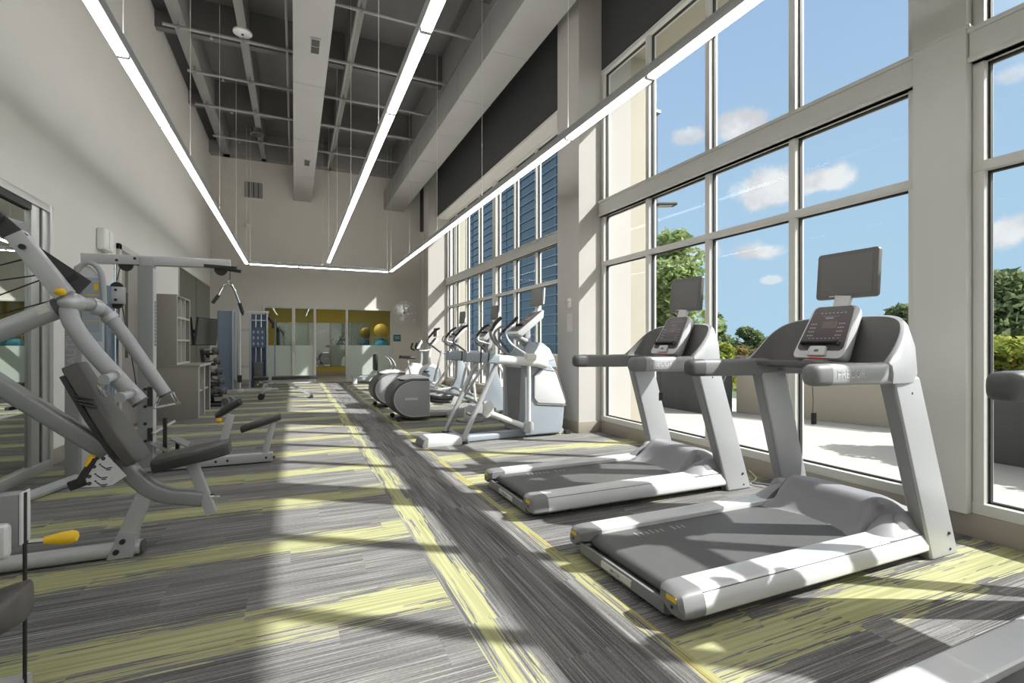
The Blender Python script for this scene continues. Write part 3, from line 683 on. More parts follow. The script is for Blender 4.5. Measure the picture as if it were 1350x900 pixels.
# =================================================================== LEFT WALL THINGS
t = thing('wall_mirror', 'large aluminium framed wall mirror at left edge', 'mirror', (XL, 3.0, 0))
Y0, Y1 = -3.8, 3.23
build('frame', G().box(0, .05, Y1 - .07, Y1, 0, 2.53).box(0, .05, Y0, Y1 - .07, 2.46, 2.53).box(0, .05, Y0, Y1 - .07, 0, .09).box(0, .035, Y1 - .19, Y1 - .07, .09, 2.46).box(0, .035, Y1 - .41, Y1 - .25, .09, 2.46), 'alum', t, bev=.003)
build('gasket', G().box(0, .02, Y1 - .25, Y1 - .19, .09, 2.46).box(0, .04, Y0, Y1 - .41, 2.40, 2.46), 'gasket', t)
build('mirror_panel', G().box(.001, .012, Y0, Y1 - .41, .09, 2.40), 'mirror', t)
t = thing('wall_mirror', 'frameless grey wall mirror behind mounted television', 'mirror', (XL, 12.2, 0))
build('mirror_panel', G().box(.001, .012, 0, 4.15, .16, 2.8), 'mirror2', t); build('seam', G().box(.0122, .014, 1.98, 1.99, .16, 2.8), 'gasket', t); build('edge_trim', G().box(.0, .02, -.02, 0, .16, 2.82).box(0, .02, 0, 4.15, 2.8, 2.82), 'alum', t)
t = thing('wall_box', 'white rounded access box high on left wall', 'wall box', (XL, 7.7, 2.35)); build('cover', G().box(0, .09, -.17, .17, 0, .27), 'white', t, bev=.03, seg=3); build('cover_ridge', G().box(.088, .098, -.03, .03, .03, .24), 'white', t, bev=.004)
dr = struct('door_1', G().box(XL, XL + .04, 8.27, 8.37, 0, 2.56).box(XL, XL + .04, 9.42, 9.5, 0, 2.56).box(XL, XL + .04, 8.27, 9.5, 2.48, 2.56), 'cabedge', bev=.003)
off = Matrix.Translation(-dr.location)
build('door_slab', G().box(XL + .001, XL + .025, 8.37, 9.42, .01, 2.48).xf(off), 'door', dr)
build('door_window', G().box(XL + .022, XL + .03, 8.55, 8.68, 1.0, 2.3).xf(off), 'mirror2', dr)
build('door_handle', G().tube(round_corners([(XL + .025, 9.33, 1.02), (XL + .075, 9.33, 1.02), (XL + .075, 9.2, 1.02)], .02), .01).xf(off), 'chrome', dr)
# television
t = thing('television', 'flat television on arm in front of left wall mirror', 'television', (-2.0, 14.4, 1.5))
g = G().box(-.025, .025, -.55, .55, -.34, .34).xf(Matrix.Rotation(R(-16), 4, 'Z') @ Matrix.Rotation(R(6), 4, 'Y'))
build('casing', g, 'header', t, bev=.006)
build('screen', G().box(.0252, .028, -.53, .53, -.32, .32).xf(Matrix.Rotation(R(-16), 4, 'Z') @ Matrix.Rotation(R(6), 4, 'Y')), 'screen', t)
build('mount_arm', G().bar([(-.185, 0, 0), (-.03, 0, 0)], .08, .1), 'header', t); build('wall_plate', G().box(-.188, -.17, -.15, .15, -.15, .15), 'header', t)

# ---- cabinets
def cubby(t):
    W0, Lx, H = .28, 1.07, 1.12      # depth (x), run (y), height
    build('carcass', G().box(-.2, W0 - .28, 0, Lx, 0, H), 'cabinet', t)
t = thing('cubby_shelf', 'tall taupe cubby shelf unit standing on the counter', 'shelf', (-2.19, 9.38, .861)); D, L_, H = .477, 1.07, 1.125
build('side_panel', G().box(0, D, 0, .025, 0, H), 'cabinet', t, bev=.002); build('side_panel', G().box(0, D, L_ - .025, L_, 0, H), 'cabinet', t, bev=.002)
build('top_panel', G().box(0, D, .025, L_ - .025, H - .03, H), 'cabinet', t); build('back_panel', G().box(0, .01, .025, L_ - .025, 0, H - .03), 'cabin', t)
for k in range(3): build('shelf', G().box(.01, D, .025, L_ - .025, [0, .38, .745][k], [.03, .41, .775][k]), 'cabedge', t, bev=.002)
for k in range(2): build('divider', G().box(.012, D - .001, .025 + (L_ - .05) * (k + 1) / 3 - .012, .025 + (L_ - .05) * (k + 1) / 3 + .012, .03, H - .03), 'cabedge', t)
build('front_edge', G().box(D, D + .006, 0, .03, 0, H).box(D, D + .006, L_ - .03, L_, 0, H), 'cabedge', t)
t = thing('counter_cabinet', 'low taupe counter cabinet with pale open front', 'cabinet', (-2.19, 9.36, 0)); D, L_, H = .77, 1.19, .83
build('side_panel', G().box(0, D, 0, .03, 0, H), 'cabinet', t, bev=.002); build('side_panel', G().box(0, D, L_ - .03, L_, 0, H), 'cabinet', t, bev=.002); build('back_panel', G().box(0, .01, .03, L_ - .03, 0, H), 'cabin', t)
build('worktop', G().box(0, D + .02, -.01, L_ + .01, H, .86), 'cabinet', t, bev=.003); build('worktop_edge', G().box(D + .02, D + .026, -.01, L_ + .01, H - .005, .86), 'cabedge', t)
build('divider', G().box(.01, D, .55, .58, 0, H), 'cabedge', t); build('shelf', G().box(.01, D - .02, .03, .55, .40, .425).box(.01, D - .02, .58, L_ - .03, .40, .425), 'cabedge', t)
build('front_frame', G().box(D, D + .012, 0, .05, 0, H - .006).box(D, D + .012, L_ - .05, L_, 0, H - .006).box(D, D + .012, .53, .60, 0, H - .006), 'cabedge', t)
for k in range(2):
    for j in range(2):
        g = G(); yy = .1 + .56 * k; zz = [.0, .426][j]
        for q in range(5): g.box(.35, .72, yy, yy + .38, zz + .01 + q * .05, zz + .055 + q * .05)
        tw = build('towel_stack', g, ['teal', 'white', 'white', 'paleblue'][k * 2 + j], None, bev=.018, seg=2)
        tw.location += Vector((-2.19, 9.36, 0)); setp(tw, ['teal folded towels on lower left shelf of the counter cabinet', 'white folded towels on upper left shelf of the counter cabinet', 'white folded towels on lower right shelf of the counter cabinet', 'pale blue folded towels on upper right shelf of the counter cabinet'][k * 2 + j], 'towels')
# ---- dumbbell rack
t = thing('dumbbell_rack', 'black upright dumbbell rack beside the counter cabinet', 'rack', (-1.62, 10.95, 0))
for y in (0, .62):
    build('upright', G().bar([(.12, y, .02), (.02, y, 1.08)], .06, .06), 'black', t); build('foot', G().bar([(-.22, y, .025), (.34, y, .025)], .06, .05), 'black', t)
TR = [(.16, .22), (.12, .42), (.08, .62), (.05, .82), (.02, 1.02)]
for x, z in TR: build('tray', G().bar([(x + .02, -.03, z), (x + .02, .65, z)], .05, .02).bar([(x + .16, -.03, z), (x + .16, .65, z)], .05, .02).bar([(x + .0, 0, z - .02), (x + .2, 0, z - .02)], .04, .03).bar([(x + .0, .62, z - .02), (x + .2, .62, z - .02)], .04, .03), 'black', t)
def dumbbell(label, loc, r, group):
    d = thing('dumbbell', label, 'dumbbell', loc, 0, group)
    build('handle', G().cyl((-.07, 0, 0), (.07, 0, 0), .014, 10), 'chrome', d)
    for sx in (-1, 1):
        build('head', G().lathe([(r * .55, 0), (r * .95, .008), (r, .02), (r, .05), (r * .9, .062), (r * .4, .064), (r * .4, .058), (.001, .058)], (sx * .062, 0, 0), (sx, 0, 0), 10), 'plasd', d)
    return d
proto = None
tn = ['bottom', 'second', 'middle', 'fourth', 'top']
for j, (x, z) in enumerate(TR):
    for k in range(4):
        lb = 'dark rubber dumbbell on the %s tray of the rack, %s' % (tn[j], ['nearest to camera', 'second from camera', 'third from camera', 'farthest from camera'][k])
        loc = (x + .09, .075 + .155 * k, z + .055)
        loc = (loc[0] - 1.62, loc[1] + 10.95, loc[2])
        if proto is None: proto = dumbbell(lb, loc, .055, 'dumbbells on the black rack')
        else: dup(proto, loc, 0, lb)
d = thing('dumbbell', 'round dumbbell lying on carpet in front of rack', 'dumbbell', (-1.2, 11.25, .075), R(75))
build('handle', G().cyl((-.08, 0, 0), (.08, 0, 0), .015, 10), 'chrome', d)
for sx in (-1, 1): build('head', G().lathe([(.04, 0), (.07, .008), (.075, .02), (.075, .07), (.06, .085), (.001, .085)], (sx * .07, 0, 0), (sx, 0, 0), 16), 'plasm', d)

# =================================================================== TREADMILLS
def sstep(a, b, t):
    t = max(0, min(1, (t - a) / (b - a))); return t * t * (3 - 2 * t)
def treadmill(name, label, loc, group):
    t = thing(name, label, 'treadmill', loc, 0, group)
    HW = .46                      # half width of the deck
    # chassis
    build('chassis', G().box(.10, 1.95, -.40, .40, .045, .105), 'plasm', t, bev=.01)
    # running belt with rounded rear roller edge
    prof = [(.055 + .045 * (1 - math.sin(R(a))), .095 + .033 * math.cos(R(a))) for a in range(0, 181, 20)]
    up = [(1.47, .128)] + [(.10 - .045 * math.sin(R(a)), .095 + .033 * math.cos(R(a))) for a in range(0, 181, 20)] + [(1.47, .062)]
    build('belt', G().prism(up, -.305, .305), 'belt', t)
    g = G()
    for k in range(9): g.box(.30 + .035 * k + (.05 if k > 5 else 0), .306 + .035 * k + (.05 if k > 5 else 0), .2, .2 + (.05 if k % 3 == 0 else .035), .1282, .129)
    build('belt_marking', g, 'mark', t)
    # side rails, silver, rounded over the outer shoulder
    for sy in (-1, 1):
        sec = [(.308, .10), (.308, .150), (.315, .156), (.42, .158), (.438, .153), (.452, .140), (.468, .085), (.466, .060), (.452, .045), (.40, .045)]
        g = G().rings([[(x, sy * a, b) for a, b in sec] for x in (.13, 1.77, 1.79)]); n = len(sec)
        for i in range(2 * n, 3 * n): g.v[i] = Vector((1.80, g.v[i].y * .985 + sy * .004, (g.v[i].z - .1) * .85 + .1))
        build('side_rail', g, 'rail', t)
        build('rail_seam', G().box(.13, 1.78, sy * .4475 - .002, sy * .4475 + .002, .141, .1465), 'plasm', t)
        # rear corner cap
        sec2 = [(a, b) for a, b in sec]
        g = G()
        def capring(x, k, dz): return [(x, sy * (.385 + (a - .385) * k), .098 + (b - .098) * (k + dz)) for a, b in sec2]
        g.rings([capring(.128, 1.01, 0), capring(.06, 1.0, 0), capring(.02, .93, 0), capring(.0, .70, 0)])
        c = build('rear_cap', g, 'plasm', t)
        build('sticker', G().box(-.001, .012, sy * .40 - .03, sy * .40 + .03, .112, .134).xf(Matrix.Translation((.0, 0, 0))), 'yellow', c)
        build('cap_screw', G().cyl((-.002, sy * .405, .09), (.02, sy * .405, .09), .008, 8).cyl((.005, sy * .42, .062), (.02, sy * .42, .062), .006, 8), 'black', c)
    # rear cross bar under the belt
    sec = [(.015, .095), (.015, .050), (.03, .036), (.11, .036), (.11, .062), (.045, .064), (.03, .098)]
    build('rear_bumper', G().prism([(.006, .030), (.03, .016), (.11, .016), (.11, .058), (.05, .058), (.024, .086), (.010, .086)], -.345, .345), 'plasm', t, bev=.004)
    build('name_plate', G().box(.001, .018, -.12, .13, .040, .074), 'label', t, bev=.006)
    text('plate_lettering', 'PRECOR', .022, axes((.0002, .005, .057), (0, -1, 0), (0, 0, 1), (-1, 0, 0)), 'plasm', t, .0004)
    # motor hood: sculpted cover with central scoop and side lobes
    def hood(u, v):
        y = -.43 + .86 * v; x = 1.36 + .62 * u; ay = abs(y)
        edge = 1.385 + .10 * sstep(.26, .32, ay)                 # where the front face starts
        peak = .175 * (1 - .35 * sstep(.20, .43, ay))
        rise = sstep(edge, edge + (.26 if ay < .3 else .16), x)
        drop = 1 - .55 * sstep(1.72, 1.99, x)
        z = .128 + peak * rise * drop
        scoop = .05 * math.exp(-((x - 1.50) / .09) ** 2) * math.exp(-(y / .20) ** 2)
        ridge = .030 * math.exp(-((ay - .275) / .035) ** 2) * sstep(1.37, 1.42, x) * (1 - sstep(1.55, 1.80, x))
        notch = .035 * math.exp(-((ay - .335) / .03) ** 2) * sstep(1.45, 1.6, x)
        lobe = .02 * math.exp(-((ay - .385) / .03) ** 2) * math.exp(-((x - 1.62) / .12) ** 2)
        z = z - scoop + ridge - notch + lobe
        z -= .10 * sstep(.405, .432, ay) * (z - .128) / .16
        return (x, y, max(.127, z))
    g = G().grid(hood, 44, 60); nu, nv = 45, 61
    o = len(g.v)                                              # skirt closes the cover
    idx = [i * nv for i in range(nu)] + [(nu - 1) * nv + j for j in range(1, nv)] + [i * nv + nv - 1 for i in range(nu - 2, -1, -1)] + [j for j in range(nv - 2, 0, -1)]
    for i in idx: g.v.append(Vector((g.v[i].x, g.v[i].y, .07)))
    for k in range(len(idx)): g.f.append((idx[k], idx[(k + 1) % len(idx)], o + (k + 1) % len(idx), o + k))
    g.f.append(tuple(o + k for k in range(len(idx))))
    build('motor_hood', g, 'plash', t, sharp=50)
    for sy in (-1, 1):                                        # little wedge covers at the foot of the uprights
        g = G().rings([[(x, sy * a, b) for a, b in ((.315, .15), (.315, .15 + h), (.36, .155 + h), (.405, .150 + h * .75), (.448, .15))] for x, h in ((1.44, .004), (1.50, .045), (1.56, .072), (1.64, .085), (1.76, .06), (1.79, .02))])
        build('foot_cover', g, 'plash', t, sharp=40)
    # uprights, leaning back
    for sy in (-1, 1):
        yo, yi = sy * .475, sy * .395
        g = G().rings([[(1.77, yo, .0), (2.03, yo, .0), (2.03, yi, .0), (1.77, yi, .0)], [(1.46, yo * .95, 1.02), (1.70, yo * .95, 1.02), (1.70, yi * .93, 1.02), (1.46, yi * .93, 1.02)]])
        u_ = build('upright', g, 'silver', t, bev=.02, seg=3)
        for bxx, bz, br, q_ in ((1.93, .13, .009, 1), (1.94, .04, .007, 1), (1.62, .93, .007, .95)): build('bolt', G().cyl((bxx, yo * q_ - sy * .012, bz), (bxx, yo * q_ + sy * .003, bz), br, 8), 'black', u_)
        build('inner_trim', G().rings([[(1.767, yo * .97, .0), (1.767, yi * 1.03, .0), (1.773, yi * 1.03, 0), (1.773, yo * .97, 0)], [(1.457, yo * .93, 1.0), (1.457, yi * .96, 1.0), (1.463, yi * .96, 1.0), (1.463, yo * .93, 1.0)]]), 'silverd', u_)
    # handrails
    for sy in (-1, 1):
        hy = sy * .41
        def sec(w, h, cz, n=20):
            return [(hy + w * math.copysign(abs(math.cos(2 * math.pi * k / n)) ** .6, math.cos(2 * math.pi * k / n)), cz + h * math.copysign(abs(math.sin(2 * math.pi * k / n)) ** .6, math.sin(2 * math.pi * k / n))) for k in range(n)]
        g = G().rings([[(x, a, b) for a, b in sec(w, h, cz)] for x, w, h, cz in ((.96, .047, .056, 1.045), (1.20, .047, .057, 1.042), (1.50, .047, .06, 1.042), (1.62, .047, .062, 1.045))])
        hr = build('handrail', g, 'plasl' if sy < 0 else 'plasm', t)
        g = G().rings([[(x, a, b) for a, b in sec(w, h, cz)] for x, w, h, cz in ((.838, .01, .012, 1.045), (.842, .026, .032, 1.045), (.855, .039, .047, 1.045), (.88, .046, .055, 1.045), (.961, .0475, .0565, 1.045))])
        build('end_cap', g, 'plasm' if sy < 0 else 'plasd', hr)
    text('handrail_lettering', 'PRECOR', .058, axes((1.10, -.4575, 1.045), (1, 0, 0), (0, 0, 1), (0, -1, 0)), 'plasw', t, .0006)
    text('handrail_lettering', 'PRECOR', .058, axes((1.10, .4575, 1.045), (-1, 0, 0), (0, 0, 1), (0, 1, 0)), 'plasw', t, .0006)
    # cross bar with stop key
    build('cross_bar', G().cyl((1.53, -.38, 1.065), (1.53, .38, 1.065), .021, 14), 'plasd', t)
    hb = build('stop_housing', G().box(1.46, 1.58, -.07, .08, 1.035, 1.105), 'plasm', t, bev=.015, seg=3)
    build('stop_button', G().box(1.47, 1.54, -.045, .05, 1.104, 1.113), 'red', hb, bev=.004)
    cd = build('safety_cord', G().tube(smooth_path([(1.50, .03, 1.04), (1.50, .032, .95), (1.505, .03, .85), (1.50, .03, .76)], 5), .002, 5), 'black', t)
    build('cord_clip', G().box(1.485, 1.515, .015, .03, .70, .77).bar([(1.50, .02, .71), (1.53, .05, .745)], .012, .012), 'black', cd)
    # U-shaped shroud behind the console
    def U(th, a, b, xb, e=.62):
        c_, s_ = math.cos(th), math.sin(th)
        return (xb + a * abs(c_) ** e, b * math.copysign(abs(s_) ** e, s_))
    nth = 40
    def rim(th):
        k = abs(math.sin(th)) ** 6
        x, y = U(th, .40, .43, 1.42)
        return 1.09 + .29 * sstep(1.38, 1.86, x) ** .8
    outer = []; spec = [(.43, .468, 1.42, None, .99), (.445, .472, 1.42, None, 1.04), (.43, .466, 1.42, .50, 0), (.385, .448, 1.42, .92, 0), (.36, .437, 1.42, 1.0, 0), (.335, .424, 1.42, .97, 0), (.29, .405, 1.42, .45, 0), (.24, .39, 1.42, None, 1.085)]
    def col(th):
        out = []
        for a, b, xb, f, zz in spec:
            x, y = U(th, a, b, xb); z = zz if f is None else 1.06 + (rim(th) - 1.06) * f
            out.append((x, y, z))
        return out
    cols = [col(-math.pi / 2 + math.pi * i / nth) for i in range(nth + 1)]
    go = G().rings([[c[j] for j in range(0, 6)] for c in cols]); build('shroud', go, 'plasl', t, sharp=60)
    gi = G().grid(lambda u_, v_: (lambda c, j: Vector(c[5 + min(1, int(j))]).lerp(Vector(c[6 + min(1, int(j))]), j - min(1, int(j))))(cols[int(round(u_ * nth))], v_ * 2), nth, 8)
    build('shroud_lining', gi, 'shroud', t, solid=.004, sharp=60)
    # tray floor between the arms
    poly = [U(-math.pi / 2 + math.pi * i / 24, .30, .405, 1.42) for i in range(25)]
    g = G().rings([[(x, y, 1.06) for x, y in poly], [(x, y, 1.088) for x, y in poly]])
    build('tray', g, 'shroud', t, bev=.006)
    build('front_apron', G().bar([(1.44, -.37, 1.075), (1.44, .37, 1.075)], .05, .035, r=.01), 'shroud', t)
    # console
    tilt = Matrix.Translation((1.50, .015, 1.10)) @ Matrix.Rotation(R(30), 4, 'Y')    # local z runs up the console face, -x faces the user
    def rr(w0, w1, h, r):
        P = []
        for cx, cz, a0 in ((w1 - r, h - r, 0), (-w1 + r, h - r, 90), (-w0 + r * 1.4, r * 1.4, 180), (w0 - r * 1.4, r * 1.4, 270)):
            for k in range(5): P.append((cx + r * math.cos(R(a0 + 22.5 * k)), cz + r * math.sin(R(a0 + 22.5 * k))))
        return P
    sh = [(y, z) for y, z in rr(.18, .142, .395, .035)]
    sh2 = [(y * .9, .19 + (z - .19) * .92) for y, z in sh]
    g = G().rings([[(.0, y * .97, z * .99 + .002) for y, z in sh], [(.012, y, z) for y, z in sh], [(.05, y, z) for y, z in sh], [(.085, y, z) for y, z in sh2]]).xf(tilt)
    cs = build('console', g, 'plasw', t, sharp=45)
    fc = [(y * .88, .215 + (z - .19) * .84) for y, z in sh]
    build('console_face', G().rings([[(-.004, y, z) for y, z in fc], [(.004, y, z) for y, z in fc]]).xf(tilt), 'overlay', cs)
    build('display', G().box(-.0055, -.003, -.06, .035, .225, .275).xf(tilt), 'overlay2', cs)
    g = G()
    for sx in (-.105, .075):
        for k in range(4):
            for j in range(3): g.box(-.0053, -.003, sx + j * .014, sx + j * .014 + .009, .17 + k * .028, .178 + k * .028)
    for k in range(7): g.box(-.0053, -.003, -.09 + .025 * k, -.078 + .025 * k, .335, .341)
    for k in range(8): g.box(-.0053, -.003, -.10 + .026 * k, -.088 + .026 * k, .15, .155)
    g.box(-.0053, -.003, -.05, .05, .312, .3135).box(-.0053, -.003, -.02, .03, .296, .304)
    build('key_legends', g.xf(tilt), 'plasl', cs)
    build('reading_ledge', G().bar([(-.02, -.115, .112), (-.02, .115, .112)], .035, .012, r=.004).box(-.03, .0, -.12, -.112, .10, .125).box(-.03, 0, .112, .12, .10, .125).xf(tilt), 'black', cs)
    kp = build('keypad', G().prism([(y * .36, .055 + (z - .19) * .17) for y, z in sh], -.02, .004, 'yz').xf(tilt), 'plasw', cs, bev=.003)
    build('keypad_display', G().box(-.0215, -.0195, -.013, .013, .048, .064).xf(tilt), 'lcd', kp)
    build('keypad_buttons', G().box(-.0212, -.0195, -.04, -.028, .05, .062).box(-.0212, -.0195, .028, .04, .05, .062).box(-.0212, -.0195, -.008, .008, .028, .036).box(-.0212, -.0195, -.008, .008, .074, .082), 'plasm', kp)
    build('console_neck', G().bar([(1.56, 0.02, 1.09), (1.66, 0.02, 1.25)], .12, .07), 'plasm', t)
    # television on top
    build('screen_stem', G().bar([(1.70, -.01, 1.40), (1.725, -.02, 1.50)], .10, .03, up=(1, 0, 0), r=.008), 'plasw', t)
    tv = Matrix.Translation((1.745, -.03, 1.635)) @ Matrix.Rotation(R(5), 4, 'Y')
    def rrect(w, h, r):
        P = []
        for cx, cz, a0 in ((w - r, h - r, 0), (-w + r, h - r, 90), (-w + r, -h + r, 180), (w - r, -h + r, 270)):
            for k in range(5): P.append((cx + r * math.cos(R(a0 + 22.5 * k)), cz + r * math.sin(R(a0 + 22.5 * k))))
        return P
    q = rrect(.19, .15, .02)
    scn = build('screen_housing', G().rings([[(-.018, y * .985, z * .985) for y, z in q], [(-.012, y, z) for y, z in q], [(.01, y, z) for y, z in q], [(.032, y * .85, z * .8) for y, z in q]]).xf(tv), 'bezel', t, sharp=50)
    build('screen', G().prism(rrect(.158, .122, .006), -.0195, -.0175, 'yz').xf(tv), 'screen', scn)
    build('screen_badge', G().box(-.0196, -.0178, .06, .10, -.137, -.130).xf(tv), 'label', scn)
    # levelling feet and lift wheels
    for sy in (-1, 1):
        lf = build('levelling_foot', G().lathe([(.022, 0), (.022, .006), (.007, .01), (.007, .034), (.001, .034)], (.36, sy * .34, .0)).box(.31, .41, sy * .34 - .03, sy * .34 + .03, .033, .047), 'black', t)
        build('lift_bracket', G().bar([(1.35, sy * .36, .035), (1.72, sy * .36, .055)], .03, .03), 'silverd', t)
        build('lift_wheel', G().cyl((1.70, sy * .36 - .015, .028), (1.70, sy * .36 + .015, .028), .028, 16), 'black', t)
    return t
TG = 'treadmills facing the windows'
tm = treadmill('treadmill', 'near grey treadmill in full view facing the windows', (1.46, 2.055, 0), TG)
dup(tm, (1.46, 3.465, 0), 0, 'farther grey treadmill beside the taupe column')
dup(tm, (1.46, .52, 0), 0, 'treadmill cut off by lower right corner of view')
t = thing('power_cord', 'thin pale cord lying on carpet by far treadmill foot', 'cord', (3.62, 3.0, 0)); build('cord', G().tube(smooth_path([(-.05, .2, .008), (.05, .02, .008), (.10, -.1, .008), (.03, -.16, .02), (-.04, -.08, .01), (-.06, .06, .008), (.1, .14, .02), (.20, .3, .04)], 6), .005, 6), 'label', t)

# =================================================================== CARDIO MACHINES BEHIND THE COLUMN
def screen_on(t, c, w, h, tilt=4):
    m = Matrix.Translation(c) @ Matrix.Rotation(R(tilt), 4, 'Y')
    def rrect(w, h, r):
        P = []
        for cx, cz, a0 in ((w - r, h - r, 0), (-w + r, h - r, 90), (-w + r, -h + r, 180), (w - r, -h + r, 270)):
            for k in range(4): P.append((cx + r * math.cos(R(a0 + 30 * k)), cz + r * math.sin(R(a0 + 30 * k))))
        return P
    q = rrect(w, h, .018)
    s_ = build('screen_housing', G().rings([[(-.015, y, z) for y, z in q], [(.006, y, z) for y, z in q]]).xf(m), 'bezel', t)
    build('screen', G().prism(rrect(w * .84, h * .82, .005), -.0165, -.0145, 'yz').xf(m), 'screen', s_)
    build('screen_back', G().rings([[(.006, y * .98, z * .98) for y, z in q], [(.03, y * .92, z * .9) for y, z in q], [(.045, y * .6, z * .6) for y, z in q]]).xf(m), 'plasw', s_)
def console_on(t, p0, p1, w, th=.07):
    # pale-backed slab from p0 (lower edge) to p1 (upper edge), dark face towards the rider
    p0 = Vector(p0); p1 = Vector(p1); d = (p1 - p0); L = d.length; d.normalize(); n = Vector((-d.z, 0, d.x))
    if n.x > 0: n = -n
    m = axes(p0, n, (0, 1, 0), d)
    def R4(w, a, b, r):
        P = []
        for cx, cz, a0 in ((w - r, b - r, 0), (-w + r, b - r, 90), (-w + r, a + r, 180), (w - r, a + r, 270)):
            for k in range(4): P.append((cx + r * math.cos(R(a0 + 30 * k)), cz + r * math.sin(R(a0 + 30 * k))))
        return P
    q = R4(w, 0, L, .035)
    c = build('console', G().rings([[(.0, y, z) for y, z in q], [(-.02, y, z) for y, z in q], [(-th, y * .8, L * .5 + (z - L * .5) * .82) for y, z in q]]).xf(m), 'plasw', t, sharp=45)
    q2 = R4(w * .86, L * .12, L * .94, .02)
    build('console_face', G().rings([[(.0, y, z) for y, z in q2], [(.005, y, z) for y, z in q2]]).xf(m), 'overlay', c)
    build('display', G().box(.0052, .007, -w * .3, w * .3, L * .55, L * .72).xf(m), 'overlay2', c)
    build('reading_ledge', G().box(0, .035, -w * .7, w * .7, L * .32, L * .345).xf(m), 'black', c)
    return c

# ---- adaptive stride trainer nearest the column
t = thing('stride_trainer', 'large pale stride trainer with its back to the taupe column', 'elliptical trainer', (1.35, 6.07, 0))
build('rear_step', G().prism([(.0, .012), (.03, .0), (.46, .0), (.48, .02), (.47, .095), (.09, .105), (.02, .08)], -.44, -.10), 'plasw', t, bev=.015)
build('rear_step_end', G().prism([(-.012, .015), (.03, -.0), (.06, .0), (.07, .11), (.015, .085)], -.442, -.098), 'plasm', t, bev=.006)
build('base_beam', G().bar([(.44, -.27, .045), (1.36, -.2, .045)], .17, .08, r=.02), 'plasb', t)
build('cross_foot', G().bar([(.54, -.40, .03), (.56, .42, .03)], .06, .05, r=.012), 'silverd', t)
for sy in (-1, 1):
    build('leg', G().tube([(.50, sy * .37, .03), (.94, sy * .37, .95)], .031, 14), 'silver', t)
    build('leg_foot', G().box(.46, .56, sy * .37 - .045, sy * .37 + .045, 0, .035), 'black', t, bev=.01)
    ab = build('arm_beam', G().bar([(.92, sy * .37, 1.01), (1.50, sy * .37, .965), (1.62, sy * .36, .93)], .13, .115, r=.045), 'plasw', t)
    build('arm_cover', G().bar([(.53, sy * .37, 1.045), (.72, sy * .37, 1.035), (.95, sy * .37, 1.01)], .14, .125, r=.02), 'plasb', ab)
    build('cover_band', G().bar([(.70, sy * .37, 1.037), (.715, sy * .37, 1.036)], .148, .133, r=.02).bar([(.80, sy * .37, 1.03), (.815, sy * .37, 1.028)], .148, .12, r=.02), 'black', ab)
    build('joint_block', G().box(1.31, 1.46, sy * .40 - .05, sy * .40 + .05, .985, 1.075), 'label', t, bev=.03, seg=3)
    build('link_tube', G().tube([(1.37, sy * .39, .12), (1.37, sy * .39, .93)], .026, 12), 'plasw', t)
    build('pivot_block', G().prism([(1.28, .10), (1.36, .07), (1.42, .11), (1.42, .2), (1.36, .23), (1.30, .2)], sy * .39 - .05, sy * .39 + .05), 'plasl', t, bev=.012)
    e = .0 if sy < 0 else -.14
    build('pedal_arm', G().tube([(.86, sy * .36, .345 + e), (1.32, sy * .38, .155)], .034, 12), 'plasw', t)
    build('pedal_bracket', G().prism([(.76, .33 + e), (.80, .29 + e), (.90, .33 + e), (.90, .45 + e), (.86, .51 + e), (.77, .49 + e)], sy * .36 - .03, sy * .36 + .03), 'plasw', t, bev=.015)
    build('pedal', G().rings([[(x, sy * .22 + w * math.cos(a), z + .02 * math.sin(a)) for a in [2 * math.pi * k / 14 for k in range(14)]] for x, w, z in ((.60, .03, .34 + e), (.64, .075, .325 + e), (.80, .09, .31 + e), (.96, .085, .31 + e), (1.0, .03, .33 + e))]), 'plasm', t)
build('body', G().prism([(1.33, .02), (1.86, .02), (1.905, .12), (1.93, .38), (1.80, .84), (1.72, .93), (1.33, .93)], -.335, .335), 'plasb', t, bev=.045, seg=3)
build('front_panel', G().rings([[(1.326, -.25, .92), (1.326, .25, .92), (1.335, .25, .92), (1.335, -.25, .92)], [(1.326, -.16, .10), (1.326, .16, .10), (1.335, .16, .10), (1.335, -.16, .10)]]), 'plasm', t)
build('head', G().rings([[(x, y, z) for x, y in ((1.30 + a, -w), (1.84 - b, -w), (1.84 - b, w), (1.30 + a, w))] for z, w, a, b in ((.88, .30, .0, .0), (1.02, .27, .06, .03), (1.14, .22, .12, .07), (1.22, .14, .20, .14))]), 'plasb', t, bev=.035, seg=3)
for sy in (-1, 1):
    build('side_panel', G().prism([(1.47, .50), (1.52, .44), (1.92, .405), (1.925, .44), (1.79, .80), (1.76, .83), (1.56, .86), (1.47, .78)], sy * .345 - .014, sy * .345 + .014), 'plasw', t, bev=.012)
    build('panel_outline', G().tube([(a, sy * .345, b) for a, b in ((1.455, .50), (1.51, .425), (1.935, .39), (1.94, .44), (1.80, .82), (1.765, .85), (1.555, .878), (1.455, .79))], .006, 6, closed=True), 'plasm', t)
    build('head_chevron', G().prism([(1.55, .94), (1.66, .96), (1.80, 1.0), (1.74, 1.10)], sy * .275 - .012, sy * .275 + .01), 'plasw', t, bev=.004)
    build('transport_wheel', G().cyl((1.90, sy * .25 - .02, .045), (1.90, sy * .25 + .02, .045), .045, 18), 'plasl', t)
